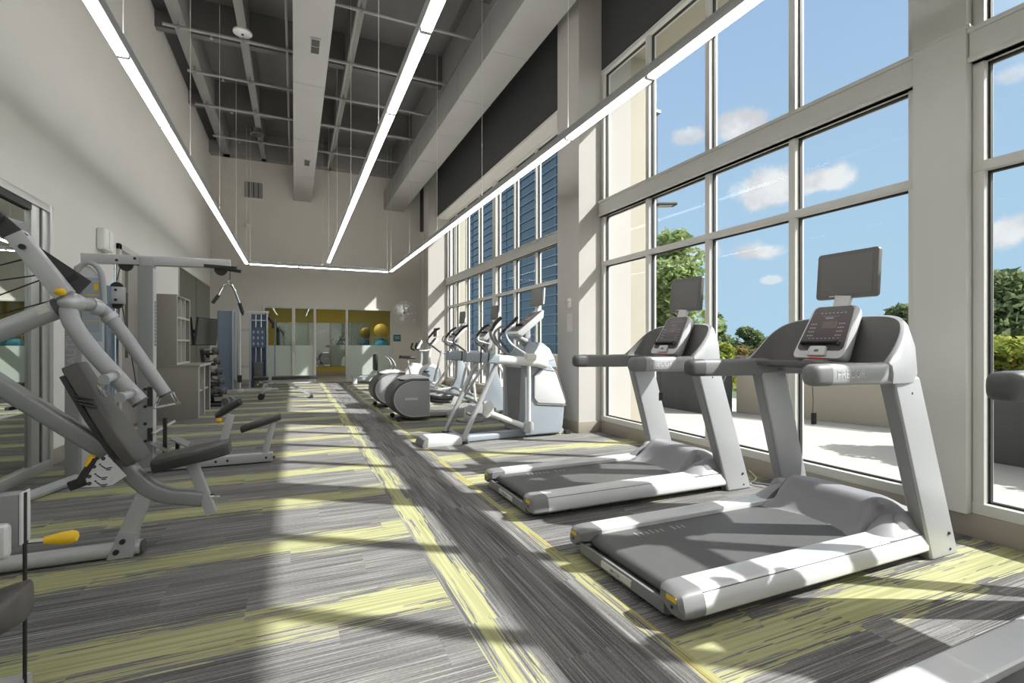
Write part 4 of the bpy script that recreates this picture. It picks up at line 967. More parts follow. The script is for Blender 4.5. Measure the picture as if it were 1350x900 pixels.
for sy, pts in ((-1, [(1.16, 1.03), (1.085, 1.10), (.93, 1.25), (.90, 1.36), (.96, 1.45), (1.04, 1.53)]), (1, [(1.42, 1.03), (1.36, 1.12), (1.24, 1.26), (1.28, 1.36), (1.40, 1.46), (1.51, 1.57)])):
    h_ = build('moving_handle', G().tube(smooth_path([(x, sy * (.34 - .06 * i), z) for i, (x, z) in enumerate([(a, b) for a, b in pts])][:1] + [(x, sy * .27, z) for x, z in pts[1:]], 6), .019, 10), 'plasm', t)
    build('grip', G().tube(smooth_path([(x, sy * .27, z) for x, z in pts[3:]], 6), .0225, 10), 'black', h_)
    build('fixed_handle', G().tube(smooth_path([(1.36, sy * .35, 1.06), (1.20, sy * .22, 1.20), (1.135, sy * .2, 1.33), (1.20, sy * .2, 1.41), (1.27, sy * .18, 1.45)], 6), .016, 10), 'silver' if sy < 0 else 'plasm', t)
build('console_neck', G().bar([(1.52, 0, 1.15), (1.50, 0, 1.42)], .16, .09, r=.02).bar([(1.36, 0, 1.30), (1.55, 0, 1.20)], .2, .05, r=.015), 'plasl', t)
console_on(t, (1.29, 0, 1.33), (1.70, 0, 1.655), .17, .09)
screen_on(t, (1.69, 0, 1.84), .175, .125, 4)
build('screen_stem', G().bar([(1.68, 0, 1.62), (1.715, 0, 1.74)], .09, .035, up=(1, 0, 0)), 'plasw', t)
build('power_plug', G().box(1.95, 2.02, -.32, -.26, .0, .05).tube(smooth_path([(2.0, -.28, .03), (2.06, -.30, .05), (2.05, -.2, .02)], 5), .008, 6), 'black', t)

# ---- elliptical trainers with round rear drive housings
def elliptical(label, loc, group):
    t = thing('elliptical_trainer', label, 'elliptical trainer', loc, 0, group)
    def dshape(k=1.0, cx=.30, cz=.345):
        P = [(.53, .03 + .315 * (1 - k)), (.53, .655 - .31 * (1 - k))]
        for a in range(95, 266, 10):
            P.append((cx + .375 * k * math.cos(R(a)), cz + .315 * k * math.sin(R(a))))
        return P
    build('drive_housing', G().prism(dshape(), -.30, .30), 'plasd', t, bev=.03, seg=3, sharp=45)
    for sy in (-1, 1):
        q = dshape(.87); q = [(min(x, .525), z) for x, z in q]
        c = build('side_cover', G().prism(q, sy * .303 - .012, sy * .303 + .012), 'plasl', t, bev=.008, sharp=45)
        build('cover_edge', G().tube([(x, sy * .316, z) for x, z in q], .006, 6, closed=True), 'plasw', c)
        build('badge', G().box(.14, .34, sy * .316 - .001, sy * .316 + .001, .33, .365), 'plasw', c)
        build('rear_wheel', G().cyl((.05, sy * .27 - .03, .035), (.05, sy * .27 + .03, .035), .035, 16), 'black', t)
    build('top_cover', G().rings([[(x, y, z) for y, z in ((-.22, .645), (-.18, .645 + h), (.18, .645 + h), (.22, .645))] for x, h in ((.10, .005), (.25, .05), (.45, .05), (.53, .02))]), 'plasw', t, bev=.01)
    build('base_beam', G().bar([(.48, 0, .06), (1.95, 0, .06)], .14, .08, r=.02), 'silver', t)
    build('front_foot', G().bar([(1.90, -.34, .03), (1.90, .34, .03)], .07, .055, r=.015), 'silverd', t)
    build('ramp_cover', G().rings([[(x, y, z) for y, z in ((-.2, .0), (-.2, h), (.2, h), (.2, .0))] for x, h in ((.85, .06), (1.0, .12), (1.45, .20), (1.7, .12))]), 'plasl', t, bev=.015)
    build('mast', G().bar(smooth_path([(1.80, 0, .06), (1.70, 0, .5), (1.62, 0, .95), (1.66, 0, 1.34)], 6), .12, .09, up=(1, 0, 0), r=.03), 'plasl', t)
    build('mast_cover', G().prism([(1.35, .05), (1.95, .05), (1.86, .42), (1.74, .86), (1.62, .90), (1.60, .5)], -.09, .09), 'plasb', t, bev=.03)
    for sy in (-1, 1):
        e = .05 * sy
        build('pedal_arm', G().bar([(.50, sy * .20, .43 - e), (1.08, sy * .20, .40 + e), (1.40, sy * .20, .26 + e)], .05, .045, r=.012), 'silver', t)
        build('pedal', G().rings([[(x, sy * .20 + w * math.cos(a), z + h * math.sin(a)) for a in [2 * math.pi * k / 16 for k in range(16)]] for x, w, z, h in ((.60 + e, .02, .32 - e, .02), (.63 + e, .075, .30 - e, .035), (.78 + e, .085, .275 - e, .035), (.95 + e, .08, .27 - e, .035), (1.0 + e, .02, .30 - e, .02))]), 'plasd', t)
        build('pedal_strut', G().bar([(.8 + e, sy * .2, .30 - e), (.9 + e, sy * .2, .41)], .04, .03), 'silverd', t)
        build('front_leg', G().bar(smooth_path([(1.60, sy * .12, 1.0), (1.72, sy * .30, .82), (1.86, sy * .33, .5), (1.92, sy * .33, .06)], 6), .05, .035, up=(0, 1, 0), r=.012), 'plasw', t)
        build('swing_arm', G().tube(smooth_path([(1.16 + e, sy * .26, .36), (1.28, sy * .30, .62), (1.42 - e, sy * .31, .92), (1.45 - e, sy * .31, 1.05)], 6), .022, 10), 'silver', t)
        mh = build('moving_handle', G().tube(smooth_path([(1.45 - e, sy * .31, 1.0), (1.32 - e * 2, sy * .30, 1.14), (1.20 - e * 2, sy * .29, 1.22), (1.22 - e * 2, sy * .27, 1.33), (1.34 - e * 2, sy * .26, 1.46), (1.44 - e * 2, sy * .26, 1.52)], 6), .018, 10), 'plasm', t)
        build('grip', G().tube(smooth_path([(1.22 - e * 2, sy * .27, 1.33), (1.34 - e * 2, sy * .26, 1.46), (1.44 - e * 2, sy * .26, 1.52)], 6), .022, 10), 'black', mh)
        build('fixed_handle', G().tube(smooth_path([(1.62, sy * .06, 1.20), (1.50, sy * .17, 1.22), (1.38, sy * .18, 1.26), (1.40, sy * .15, 1.36)], 6), .014, 8), 'silver', t)
        build('pivot_arm', G().cyl((1.62, sy * .05, 1.0), (1.46, sy * .32, 1.0), .022, 10), 'silver', t)
    build('bottle_holder', G().lathe([(.045, 0), (.045, .09), (.036, .09), (.036, .005), (.001, .005)], (1.50, -.14, 1.10)), 'black', t)
    console_on(t, (1.46, 0, 1.28), (1.78, 0, 1.60), .165, .08)
    screen_on(t, (1.75, 0, 1.735), .16, .12, 4)
    build('screen_stem', G().bar([(1.74, 0, 1.57), (1.76, 0, 1.66)], .08, .03, up=(1, 0, 0)), 'plasw', t)
    return t
el = elliptical('elliptical trainer with round grey housing, nearer of two', (1.42, 7.97, 0), 'elliptical trainers by the windows')
dup(el, (1.40, 9.72, 0), 0, 'elliptical trainer with round grey housing, farther of two')

# ---- upright bike
t = thing('upright_bike', 'silver upright exercise bike beyond the elliptical trainers', 'exercise bike', (2.05, 11.2, 0))
build('rear_foot', G().bar([(.05, -.27, .03), (.05, .27, .03)], .06, .05, r=.012), 'silver', t); build('front_foot', G().bar([(1.05, -.27, .03), (1.05, .27, .03)], .06, .05, r=.012), 'silver', t)
build('frame_tube', G().bar(smooth_path([(.05, 0, .05), (.45, 0, .12), (.75, 0, .14), (1.05, 0, .06)], 5), .07, .06, r=.015), 'silver', t)
build('flywheel_cover', G().lathe([(.001, -.06), (.20, -.06), (.26, -.03), (.26, .03), (.20, .06), (.001, .06)], (.80, 0, .48), (0, 1, 0), 32), 'plasw', t)
build('flywheel_trim', G().lathe([(.12, -.066), (.20, -.066), (.20, .066), (.12, .066)], (.80, 0, .48), (0, 1, 0), 32), 'plasb', t)
build('seat_post', G().bar([(.45, 0, .12), (.28, 0, .86)], .06, .045, r=.012), 'silver', t)
build('seat', G().rings([[(x, w * math.cos(a), z + .035 * math.sin(a)) for a in [2 * math.pi * k / 14 for k in range(14)]] for x, w, z in ((.10, .03, .90), (.13, .12, .91), (.22, .13, .90), (.34, .07, .89), (.44, .03, .885), (.46, .01, .885))]), 'vinyl', t)
build('front_post', G().bar(smooth_path([(.80, 0, .68), (.78, 0, .9), (.82, 0, 1.16)], 4), .08, .06, up=(1, 0, 0), r=.02), 'plasw', t)
for sy in (-1, 1):
    hb = build('handlebar', G().tube(smooth_path([(.80, sy * .03, 1.08), (.68, sy * .2, 1.05), (.48, sy * .22, 1.05), (.42, sy * .22, 1.09), (.45, sy * .22, 1.22)], 5), .016, 8), 'silver', t)
    build('grip', G().tube(smooth_path([(.50, sy * .22, 1.05), (.42, sy * .22, 1.09), (.45, sy * .22, 1.22)], 4), .02, 8), 'black', hb)
    build('crank', G().bar([(.80, sy * .08, .48), (.80 + sy * .13, sy * .09, .48 - sy * .1)], .02, .03), 'silverd', t)
    build('pedal', G().box(.75 + sy * .13, .87 + sy * .13, sy * .14 - .045, sy * .14 + .045, .46 - sy * .1, .49 - sy * .1), 'black', t, bev=.006)
console_on(t, (.76, 0, 1.12), (.94, 0, 1.34), .13, .06)
screen_on(t, (.93, 0, 1.46), .12, .1, 4)
# ---- recumbent bike
t = thing('recumbent_bike', 'pale recumbent exercise bike farthest down the window row', 'exercise bike', (1.75, 13.0, 0))
build('frame_tube', G().bar([(.02, 0, .07), (1.45, 0, .07)], .1, .07, r=.02), 'silver', t)
build('foot', G().bar([(.05, -.3, .03), (.05, .3, .03)], .07, .055, r=.012), 'black', t); build('foot', G().bar([(1.4, -.28, .03), (1.4, .28, .03)], .07, .055, r=.012), 'black', t)
build('seat_post', G().bar([(.45, 0, .08), (.35, 0, .42)], .14, .1, r=.02), 'plasm', t)
build('seat', G().box(.22, .62, -.22, .22, .42, .50), 'vinyl', t, bev=.035, seg=3); build('backrest', G().box(.12, .20, -.21, .21, .52, .95).xf(Matrix.Translation((-.02, 0, 0))), 'vinyl', t, bev=.035, seg=3)
for sy in (-1, 1):
    build('side_handle', G().tube(smooth_path([(.25, sy * .26, .42), (.52, sy * .28, .5), (.60, sy * .28, .62), (.52, sy * .28, .80), (.44, sy * .28, .86)], 5), .018, 8), 'chrome', t)
    build('pedal', G().box(1.02 + sy * .12, 1.14 + sy * .12, sy * .2 - .05, sy * .2 + .05, .38, .41), 'black', t, bev=.006)
    build('crank', G().bar([(1.1, sy * .13, .40), (1.08 + sy * .12, sy * .14, .40)], .02, .03), 'silverd', t)
build('drive_cover', G().prism([(.85, .06), (1.42, .06), (1.45, .45), (1.3, .68), (1.1, .70), (.9, .5), (.82, .25)], -.12, .12), 'plasw', t, bev=.04, seg=3)
build('mast', G().bar(smooth_path([(1.3, 0, .6), (1.33, 0, .9), (1.25, 0, 1.15)], 4), .08, .06, up=(1, 0, 0), r=.02), 'plasl', t)
console_on(t, (1.15, 0, 1.06), (1.30, 0, 1.30), .15, .06)

# =================================================================== LEFT SIDE STRENGTH MACHINES
# ---- multi press bench machine; everything is near the plane y = 3.45
t = thing('multi_press_machine', 'large grey bench press machine with black padded seat at left', 'strength machine', (-1.1, 3.5, 0))
def P(x, z, y=3.45): return (x + 1.1, y - 3.5, z)
build('base_tube', G().bar([P(-2.0, .045), P(-.80, .045)], .085, .075, r=.03), 'silver', t)
build('base_end_cap', G().bar([P(-.80, .045), P(-.786, .045)], .08, .07, r=.03), 'plasd', t)
build('rear_post', G().bar([P(-1.90, .02), P(-1.90, 1.95)], .10, .08), 'silver', t)
build('rear_foot', G().bar([P(-1.92, .04, 3.0), P(-1.92, .04, 4.0)], .08, .07, r=.02), 'silver', t)
ft = build('front_leg', G().bar([P(-.775, .36), P(-.895, .04)], .062, .085, up=(1, 0, 0), r=.012), 'silver', t)
build('leg_bracket', G().prism([(.15, .0), (.27, .0), (.285, .13), (.205, .15)], -.10, .0).xf(Matrix.Translation((0, .005, .005))), 'plasl', ft)
build('bolt', G().cyl(P(-.875, .10, 3.39), P(-.875, .10, 3.405), .014, 10), 'black', ft); build('bolt', G().cyl(P(-.905, .045, 3.39), P(-.905, .045, 3.405), .014, 10), 'black', ft)
build('spine', G().bar(round_corners([P(-1.95, 1.475), P(-1.41, .985), P(-.93, .575), P(-.74, .335), P(-.50, .28)], .22, 8), .085, .09, up=(0, 0, 1), r=.02), 'silverd', t)
sp = build('seat_post', G().bar([P(-.555, .50), P(-.452, .185)], .06, .055, up=(1, 0, 0)), 'plasl', t, bev=.006)
build('locking_pin', G().cyl(P(-.49, .285), P(-.44, .285), .018, 10).cyl(P(-.44, .285), P(-.41, .28), .009, 8), 'chrome', sp)
# seat pad
def pad(name, pts_c, widths, thick, nrm, m, parent, yc):
    rs = []
    for (x, z), w in zip(pts_c, widths):
        n = Vector(nrm); c = Vector(P(x, z, yc)); r = .022
        sec = [(-w / 2, thick * .25), (-w / 2 + .012, thick * .45), (-w / 2 + .04, thick * .5), (w / 2 - .04, thick * .5), (w / 2 - .012, thick * .45), (w / 2, thick * .25), (w / 2, -thick * .4), (w / 2 - .012, -thick * .5), (-w / 2 + .012, -thick * .5), (-w / 2, -thick * .4)]
        rs.append([c + Vector((0, a, 0)) + n * b for a, b in sec])
    return build(name, G().rings(rs), m, parent, bev=.006, sharp=50)
import functools
seat = pad('seat', [(-.735, .508), (-.722, .510), (-.60, .535), (-.45, .560), (-.375, .573), (-.36, .575)], [.24, .27, .29, .27, .20, .15], .072, (-.17, 0, .985), 'vinyl', t, 3.47)
bd = Vector((.29, 0, -.60)).normalized(); bn = Vector((.90, 0, .436))
bp = pad('backrest', [(-1.108, 1.085), (-1.10, 1.068), (-1.03, .93), (-.97, .815), (-.90, .69), (-.83, .56), (-.815, .535)], [.15, .175, .20, .24, .285, .25, .22], .080, bn, 'vinylg', t, 3.47)
build('back_cover', pad.__class__ and G().rings([[Vector(P(x, z, 3.47)) + Vector((0, a, 0)) - bn * .052 + bn * b for a, b in ((-w / 2, -.012), (w / 2, -.012), (w / 2, .012), (-w / 2, .012))] for (x, z), w in (((-1.09, 1.05), .16), ((-.97, .815), .235), ((-.84, .575), .24))]), 'vinyl', bp)
# folds of the cover and the shell emblem on the pad
build('cover_folds', G().tube([P(-1.075, .92, 3.36), P(-.99, .90, 3.355)], .006, 6).tube([P(-1.065, .90, 3.36), P(-.985, .875, 3.352)], .006, 6).tube([P(-1.05, .88, 3.355), P(-.975, .855, 3.35)], .006, 6), 'vinyl', bp)
g = G(); c0 = Vector(P(-1.02, .912, 3.45)) + bn * .0435; sd_ = Vector((0, 1, 0)); ud = -bd
for k in range(9):
    a = R(-70 + 24 * k); r0, r1 = .010, .036 + .012 * (k % 2); w = R(9)
    g.add([c0 + (sd_ * math.cos(a) + ud * math.sin(a)) * r0, c0 + (sd_ * math.cos(a - w) + ud * math.sin(a - w)) * r1 * .8, c0 + (sd_ * math.cos(a) + ud * math.sin(a)) * r1, c0 + (sd_ * math.cos(a + w) + ud * math.sin(a + w)) * r1 * .8], [(0, 1, 2, 3)])
g.tube([c0 + sd_ * .014 * math.cos(a) + ud * .014 * math.sin(a) + bn * .0006 for a in [k * math.pi / 8 for k in range(16)]], .0022, 5, closed=True)
build('emblem', g, 'mark', bp, solid=.0006)
# adjustment quadrant
qp = [(-.955, .605), (-1.02, .55), (-1.05, .49), (-1.062, .44), (-1.062, .435), (-.98, .425), (-.93, .43), (-.855, .475), (-.87, .50)]
qd = build('adjustment_plate', G().prism([(x + 1.1, z) for x, z in [(-.93, .60), (-.985, .565), (-1.02, .515), (-1.035, .455), (-1.035, .435), (-.945, .43), (-.905, .433), (-.845, .475)]], -.155, -.147), 'plasw', t)
for k, (x, z) in enumerate(((-.945, .58), (-.985, .54), (-1.005, .49), (-1.005, .452))):
    build('plate_hole', G().cyl(P(x, z, 3.343), P(x, z, 3.3455), .010, 12), 'darkmark', qd)
    build('pictogram', G().bar([P(x + .03, z + .004, 3.3445), P(x + .05, z - .014, 3.3445), P(x + .078, z - .012, 3.3445)], .006, .002, up=(0, 1, 0)).bar([P(x + .052, z - .022, 3.3445), P(x + .072, z - .022, 3.3445)], .006, .002, up=(0, 1, 0)).cyl(P(x + .026, z + .01, 3.3440), P(x + .026, z + .01, 3.3455), .005, 8), 'darkmark', qd)
build('adjustment_lever', G().bar([P(-.985, .585, 3.36), P(-1.05, .46, 3.35)], .035, .05, up=(0, 1, 0), r=.012).bar([P(-1.09, .445, 3.35), P(-1.02, .47, 3.35)], .035, .05, r=.01), 'black', t)
build('adjustment_knob', G().bar([P(-1.015, .545, 3.35), P(-.995, .60, 3.35)], .03, .036, up=(0, 1, 0), r=.012), 'yellow', t)
# press arms
arm = build('press_arm', G().tube(smooth_path([P(-1.13, 1.43, 3.45), P(-1.12, 1.375, 3.43), P(-1.085, 1.29, 3.40), P(-.985, 1.135, 3.38), P(-.79, .875, 3.38)], 6), .042, 18), 'plasl', t)
build('arm_end', G().tube([P(-.792, .878, 3.38), P(-.786, .870, 3.38)], .043, 18), 'plasd', arm)
for (a, b), (c, d_) in (((-.92, 1.03), (-.915, 1.012)), ((-.845, .928), (-.847, .915))):
    hnd = build('handle', G().tube([P(a + .03, b, 3.38), P(c, d_, 3.27)], .023, 14), 'silver', arm); build('handle_end', G().tube([P(c, d_, 3.27), P(c - .004, d_ - .001, 3.256)], .028, 14), 'plasl', hnd); build('handle_collar', G().tube([P(a + .024, b, 3.35), P(a + .022, b - .002, 3.33)], .032, 14), 'silver', hnd)
arm2 = build('press_arm', G().tube(smooth_path([P(-1.13, 1.43, 3.46), P(-1.07, 1.42, 3.60), P(-1.03, 1.385, 3.68), P(-.94, 1.245, 3.70), P(-.735, .885, 3.70)], 6), .036, 18), 'plasl', t)
build('arm_collar', G().tube([P(-1.075, 1.42, 3.585), P(-1.05, 1.41, 3.63)], .046, 18).tube([P(-1.02, 1.37, 3.683), P(-1.0, 1.345, 3.687)], .044, 18), 'silver', arm2)
build('arm_end', G().tube([P(-.737, .889, 3.70), P(-.731, .878, 3.70)], .037, 18), 'plasd', arm2)
build('pivot_hub', G().ell(P(-1.115, 1.425, 3.46), (.06, .09, .055)), 'silver', t)
build('pull_knob', G().ell(P(-1.135, 1.475, 3.37), (.028, .02, .022), 12, 8).cyl(P(-1.135, 1.475, 3.38), P(-1.11, 1.455, 3.44), .010), 'yellow', t)
build('upper_beam', G().bar([P(-1.325, 1.765, 3.40), P(-1.125, 1.46, 3.40)], .07, .085, up=(0, 0, 1), r=.006), 'silver', t)
build('beam_bolt', G().cyl(P(-1.285, 1.70, 3.35), P(-1.285, 1.70, 3.366), .014, 12), 'black', t)
build('link_plate', G().bar([P(-1.43, 1.87, 3.38), P(-1.30, 1.735, 3.38)], .02, .085, up=(0, 0, 1)), 'header', t, bev=.003)
build('link_roller', G().cyl(P(-1.40, 1.85, 3.34), P(-1.40, 1.85, 3.39), .042, 20), 'black', t); build('link_roller', G().cyl(P(-1.40, 1.85, 3.333), P(-1.40, 1.85, 3.341), .014, 12), 'plasl', t)
build('counter_tube', G().tube([P(-1.52, 1.87, 3.55), P(-1.33, 1.81, 3.48)], .04, 16), 'plasl', t)
build('gusset_plate', G().prism([(x + 1.1, z) for x, z in ((-1.33, 1.765), (-1.06, 1.555), (-1.15, 1.44), (-1.19, 1.47))], .06, .066), 'header', t)
build('gusset_slot', G().bar([P(-1.165, 1.555, 3.558), P(-1.125, 1.585, 3.558)], .004, .028, up=(0, 0, 1)), 'black', t)
build('weight_horn', G().tube([P(-1.95, .98, 3.50), P(-1.41, 1.27, 3.47), P(-1.165, 1.395, 3.46)], .052, 18), 'silver', t)
build('horn_collar', G().tube([P(-1.18, 1.388, 3.46), P(-1.15, 1.403, 3.46)], .057, 18), 'plasd', t)
build('horn_label', G().bar([P(-1.245, 1.37, 3.409), P(-1.20, 1.392, 3.409)], .002, .04), 'label', t)
for a, b in (((-1.9, 1.42), (-1.27, 1.665)), ((-1.9, 1.42), (-1.22, 1.575)), ((-1.9, 1.20), (-1.20, 1.565)), ((-1.7, 1.25), (-1.15, 1.45))):
    build('cable', G().cyl(P(*a, 3.47), P(*b, 3.45), .004, 6), 'black', t)

# ---- lat pulldown cable tower against the left wall
Y5 = 5.62
t = thing('lat_pulldown_machine', 'tall grey lat pulldown tower with long overhead beam', 'strength machine', (-1.5, Y5, 0))
def Q(x, z, y=0.0): return (x + 1.5, y, z)
build('base_tube', G().bar([Q(-1.72, .055), Q(-.20, .055)], .09, .085, r=.006), 'silver', t)
build('side_foot', G().tube(smooth_path([Q(-1.72, .04, -.2), Q(-1.9, .04, -.9), Q(-2.0, .04, -1.5)], 4), .04, 10), 'silver', t)
mast = build('mast', G().bar([Q(-1.262, .05), Q(-1.262, 1.92)], .10, .12, up=(1, 0, 0), r=.004), 'silverd', t)
build('mast_lit_side', G().box(.295, .302, -.05, .05, .1, 1.9), 'plasw', mast)  # pale sheet, paints in the light falling on this mast face
build('side_label', G().box(.3022, .3035, -.022, .03, 1.18, 1.60), 'teal', mast)
g = G()
for k in range(12): g.box(.3035, .3045, -.012, .02, 1.20 + .033 * k, 1.215 + .033 * k)
build('label_lettering', g, 'mark', mast)
for k in range(5): build('mast_hole', G().cyl(Q(-1.262, .30 + .16 * k, -.0625), Q(-1.262, .30 + .16 * k, -.049), .014, 10), 'black', mast)
for z0, z1 in ((.30, .42), (.62, .80)): build('mast_slot', G().box(.255, .295, -.0615, -.049, z0, z1), 'black', mast)
tb = build('top_beam', G().bar([Q(-1.74, 1.965), Q(-.58, 1.985)], .075, .085, r=.006), 'silver', t)
build('beam_bracket', G().box(.19, .30, -.052, .052, 1.92, 2.0), 'plasl', tb, bev=.004); build('beam_bolt', G().cyl(Q(-1.48, 1.96, -.045), Q(-1.48, 1.96, -.037), .012, 10).cyl(Q(-1.345, 1.985, -.045), Q(-1.345, 1.985, -.037), .012, 10), 'black', tb)
build('beam_tip', G().bar([Q(-.80, 1.955, -.03), Q(-.52, 1.945, -.03)], .02, .03).bar([Q(-.72, 1.955, .045), Q(-.49, 1.925, .045)], .02, .03), 'black', tb)
for x in (-1.42, -.66): build('pulley', G().cyl(Q(x, 1.925, -.016), Q(x, 1.925, .016), .055, 20), 'black', tb)
# weight tower with curved cap
tw = build('weight_tower', G().prism([(-.26, 0), (-.04, 0), (-.04, 1.70), (-.07, 1.80), (-.15, 1.88), (-.21, 1.90), (-.26, 1.88)], -.14, .20), 'plasw', t, bev=.02, seg=3)
build('tower_post', G().box(-.30, -.20, -.20, -.12, 0, 1.72), 'silverd', tw, bev=.01)
text('post_lettering', 'NAUTILUS', .10, axes((-.25, -.2012, 1.18), (0, 0, 1), (-1, 0, 0), (0, -1, 0)), 'plasl', tw, .0012)
build('cap_arch', G().tube(smooth_path([(-.25, -.15, 1.60), (-.235, -.15, 1.82), (-.15, -.15, 1.91), (-.06, -.15, 1.82), (-.04, -.15, 1.55)], 6), .022, 10), 'plasl', tw)
pc = build('placard', G().box(-.19, -.055, -.150, -.141, 1.22, 1.78), 'paleblue', tw); 
build('placard_panel', G().box(-.175, -.07, -.1525, -.150, 1.3, 1.74), 'plasb', pc)
build('placard_badge', G().box(-.11, -.08, -.1535, -.152, 1.67, 1.73), 'yellow', pc); build('placard_rule', G().box(-.165, -.075, -.1535, -.152, 1.625, 1.632).box(-.165, -.075, -.1535, -.152, 1.475, 1.482).box(-.165, -.075, -.1535, -.152, 1.40, 1.404), 'yellow', pc)
for x in (-.145, -.098): build('placard_figure', G().ell((x, -.1535, 1.595), (.008, .001, .010), 8, 6).ell((x, -.1535, 1.555), (.016, .001, .028), 8, 6).ell((x - .007, -.1535, 1.515), (.006, .001, .022), 8, 6).ell((x + .007, -.1535, 1.515), (.006, .001, .022), 8, 6), 'label', pc)
build('tower_shield', G().box(-.04, -.02, -.14, .18, .25, 1.72), 'acry', tw, bev=.004)
build('guide_rod', G().cyl((.0, .0, .08), (.0, .0, 1.93), .012, 8), 'chrome', t)
bx = build('pulley_block', G().box(-.045, .07, -.035, .035, 1.565, 1.72), 'silver', t, bev=.004)
for z in (1.57, 1.715): build('pulley', G().cyl((.012, -.012, z), (.012, .012, z), .05, 18), 'black', bx)
for z in (1.60, 1.69): build('bolt', G().cyl((.012, -.042, z), (.012, -.034, z), .012, 8), 'black', bx)
for a, b in ((Q(-1.47, 1.55), Q(-1.52, .2)), (Q(-1.45, 1.55), Q(-1.36, .95)), (Q(-1.36, .95), Q(-1.30, .45)), (Q(-1.50, 1.72), Q(-1.46, 1.92)), (Q(-.585, 1.93, .02), Q(-.585, 1.83, .02))): build('cable', G().cyl(a, b, .004, 6), 'black', t)
# knee rest, seat, plate and posts on the base
po = build('knee_post', G().bar([Q(-.675, .08), Q(-.575, .50)], .055, .065, up=(1, 0, 0)), 'silver', t, bev=.004)
build('knee_roller', G().rings([[Vector(Q(x, z)) + Vector((0, r * math.cos(a), 0)) + Vector((-.55, 0, .83)) * (r * .6 * math.sin(a)) for a in [2 * math.pi * k / 16 for k in range(16)]] for x, z, r in ((-.705, .485, .03), (-.69, .495, .055), (-.60, .565, .068), (-.50, .625, .065), (-.48, .64, .04))]), 'vinyl', po)
build('pull_knob', G().ell(Q(-.675, .455, -.02), .028, 12, 8), 'yellow', po)
po = build('seat_post', G().bar([Q(-.275, .08), Q(-.20, .40)], .05, .06, up=(1, 0, 0)), 'silver', t, bev=.004)
build('seat', G().rings([[Vector(Q(x, z)) + Vector((0, a, 0)) + Vector((-.27, 0, .96)) * b for a, b in ((-w, -.025), (-w, .01), (-w + .02, .028), (w - .02, .028), (w, .01), (w, -.025))] for x, z, w in ((-.485, .345, .08), (-.475, .35, .10), (-.30, .405, .12), (-.135, .455, .10), (-.125, .46, .07))]), 'vinyl', po, bev=.006)
for x in (-.70, -.60, -.26, -.19): build('base_bolt', G().cyl(Q(x, .055, -.052), Q(x, .055, -.044), .012, 8), 'black', t)
build('foot_bracket', G().bar([Q(-1.12, .1), Q(-1.12, .50)], .03, .03).bar([Q(-1.02, .1), Q(-1.02, .28)], .03, .03), 'black', t)
for x, z in ((-1.16, .24), (-1.0, .27)): build('foot_plate', G().bar([Q(x - .06, z + .04, .0), Q(x + .07, z - .04, .0)], .22, .012), 'plasm', t)
build('foot_bar', G().cyl(Q(-1.20, .37, -.08), Q(-1.06, .45, .1), .014, 10), 'silver', t)
bar_ = thing('lat_bar', 'chrome angled lat bar hanging from overhead beam tip', 'exercise bar', (-.59, Y5 + .02, 1.51))
build('bar', G().tube(smooth_path([(-.13, -.05, .10), (-.10, -.04, .15), (-.055, 0, .255), (-.01, 0, .285), (.03, 0, .255), (.09, .05, .08), (.11, .06, .01)], 6), .012, 10), 'chrome', bar_)
build('grip', G().tube([(-.138, -.052, .085), (-.09, -.035, .165)], .017, 10), 'black', bar_); build('grip', G().tube([(.083, .045, .10), (.112, .062, .0)], .017, 10), 'black', bar_)
build('hook', G().tube([(-.01, 0, .285), (.0, 0, .32)], .009, 8), 'chrome', bar_)
rh = thing('row_handle', 'chrome double row handle hooked on front of mast', 'exercise handle', (-1.16, Y5, .60))
build('frame', G().tube([(-.04, -.06, .0), (-.0, -.06, .10), (.10, -.06, .13), (.14, -.06, .03)], .009, 8, closed=True).tube([(-.04, .06, .0), (-.0, .06, .10), (.10, .06, .13), (.14, .06, .03)], .009, 8, closed=True).cyl((-.0, -.06, .10), (-.0, .06, .10), .010).cyl((.14, -.06, .03), (.14, .06, .03), .016), 'chrome', rh)
build('link', G().tube([(.02, 0, .10), (-.035, 0, .22)], .008, 8), 'black', rh)

# ---- strength machine cut off by the lower left corner
t = thing('leg_machine', 'grey machine cut off at lower left corner, yellow handle', 'strength machine', (-.95, 2.2, 0))
def K(x, z, y=0.0): return (x + .95, y, z)
hs = build('side_housing', G().box(-.45, .112, -.03, .03, .52, .70), 'silverd', t, bev=.01)
build('housing_edge', G().box(.112, .119, -.032, .032, .53, .703), 'plasw', hs, bev=.003)
build('inner_bracket', G().box(-.4, .10, -.075, -.035, .50, .615), 'plasw', t, bev=.025, seg=3)
build('roller', G().cyl((-.3, -.10, .545), (.045, -.10, .545), .055, 20), 'silverd', t); build('roller_end', G().cyl((.045, -.10, .545), (.06, -.10, .545), .056, 20), 'plasd', t)
build('wedge_plate', G().prism([(-.3, .47), (.075, .485), (.02, .40), (-.1, .30), (-.3, .24)], -.06, -.045), 'plasl', t, bev=.004)
build('seat', G().rings([[(x, w * math.copysign(abs(math.cos(a)) ** .5, math.cos(a)) - .12, z + .055 * math.copysign(abs(math.sin(a)) ** .6, math.sin(a))) for a in [2 * math.pi * k / 20 for k in range(20)]] for x, z, w in ((-.35, .24, .15), (-.05, .31, .15), (.10, .355, .13), (.145, .37, .10), (.165, .375, .05))]), 'vinylg', t, sharp=50)
build('front_cable', G().cyl((.12, -.012, .70), (.12, -.012, .0), .006, 8), 'black', t)
hn = build('pull_handle', G().cyl((.10, 0, .53), (.175, 0, .527), .009, 8), 'chrome', t); build('handle_grip', G().lathe([(.004, 0), (.013, .002), (.021, .05), (.023, .075), (.017, .09), (.004, .095)], (.165, 0, .527), (1, 0, .02), 16), 'yellow', hn)
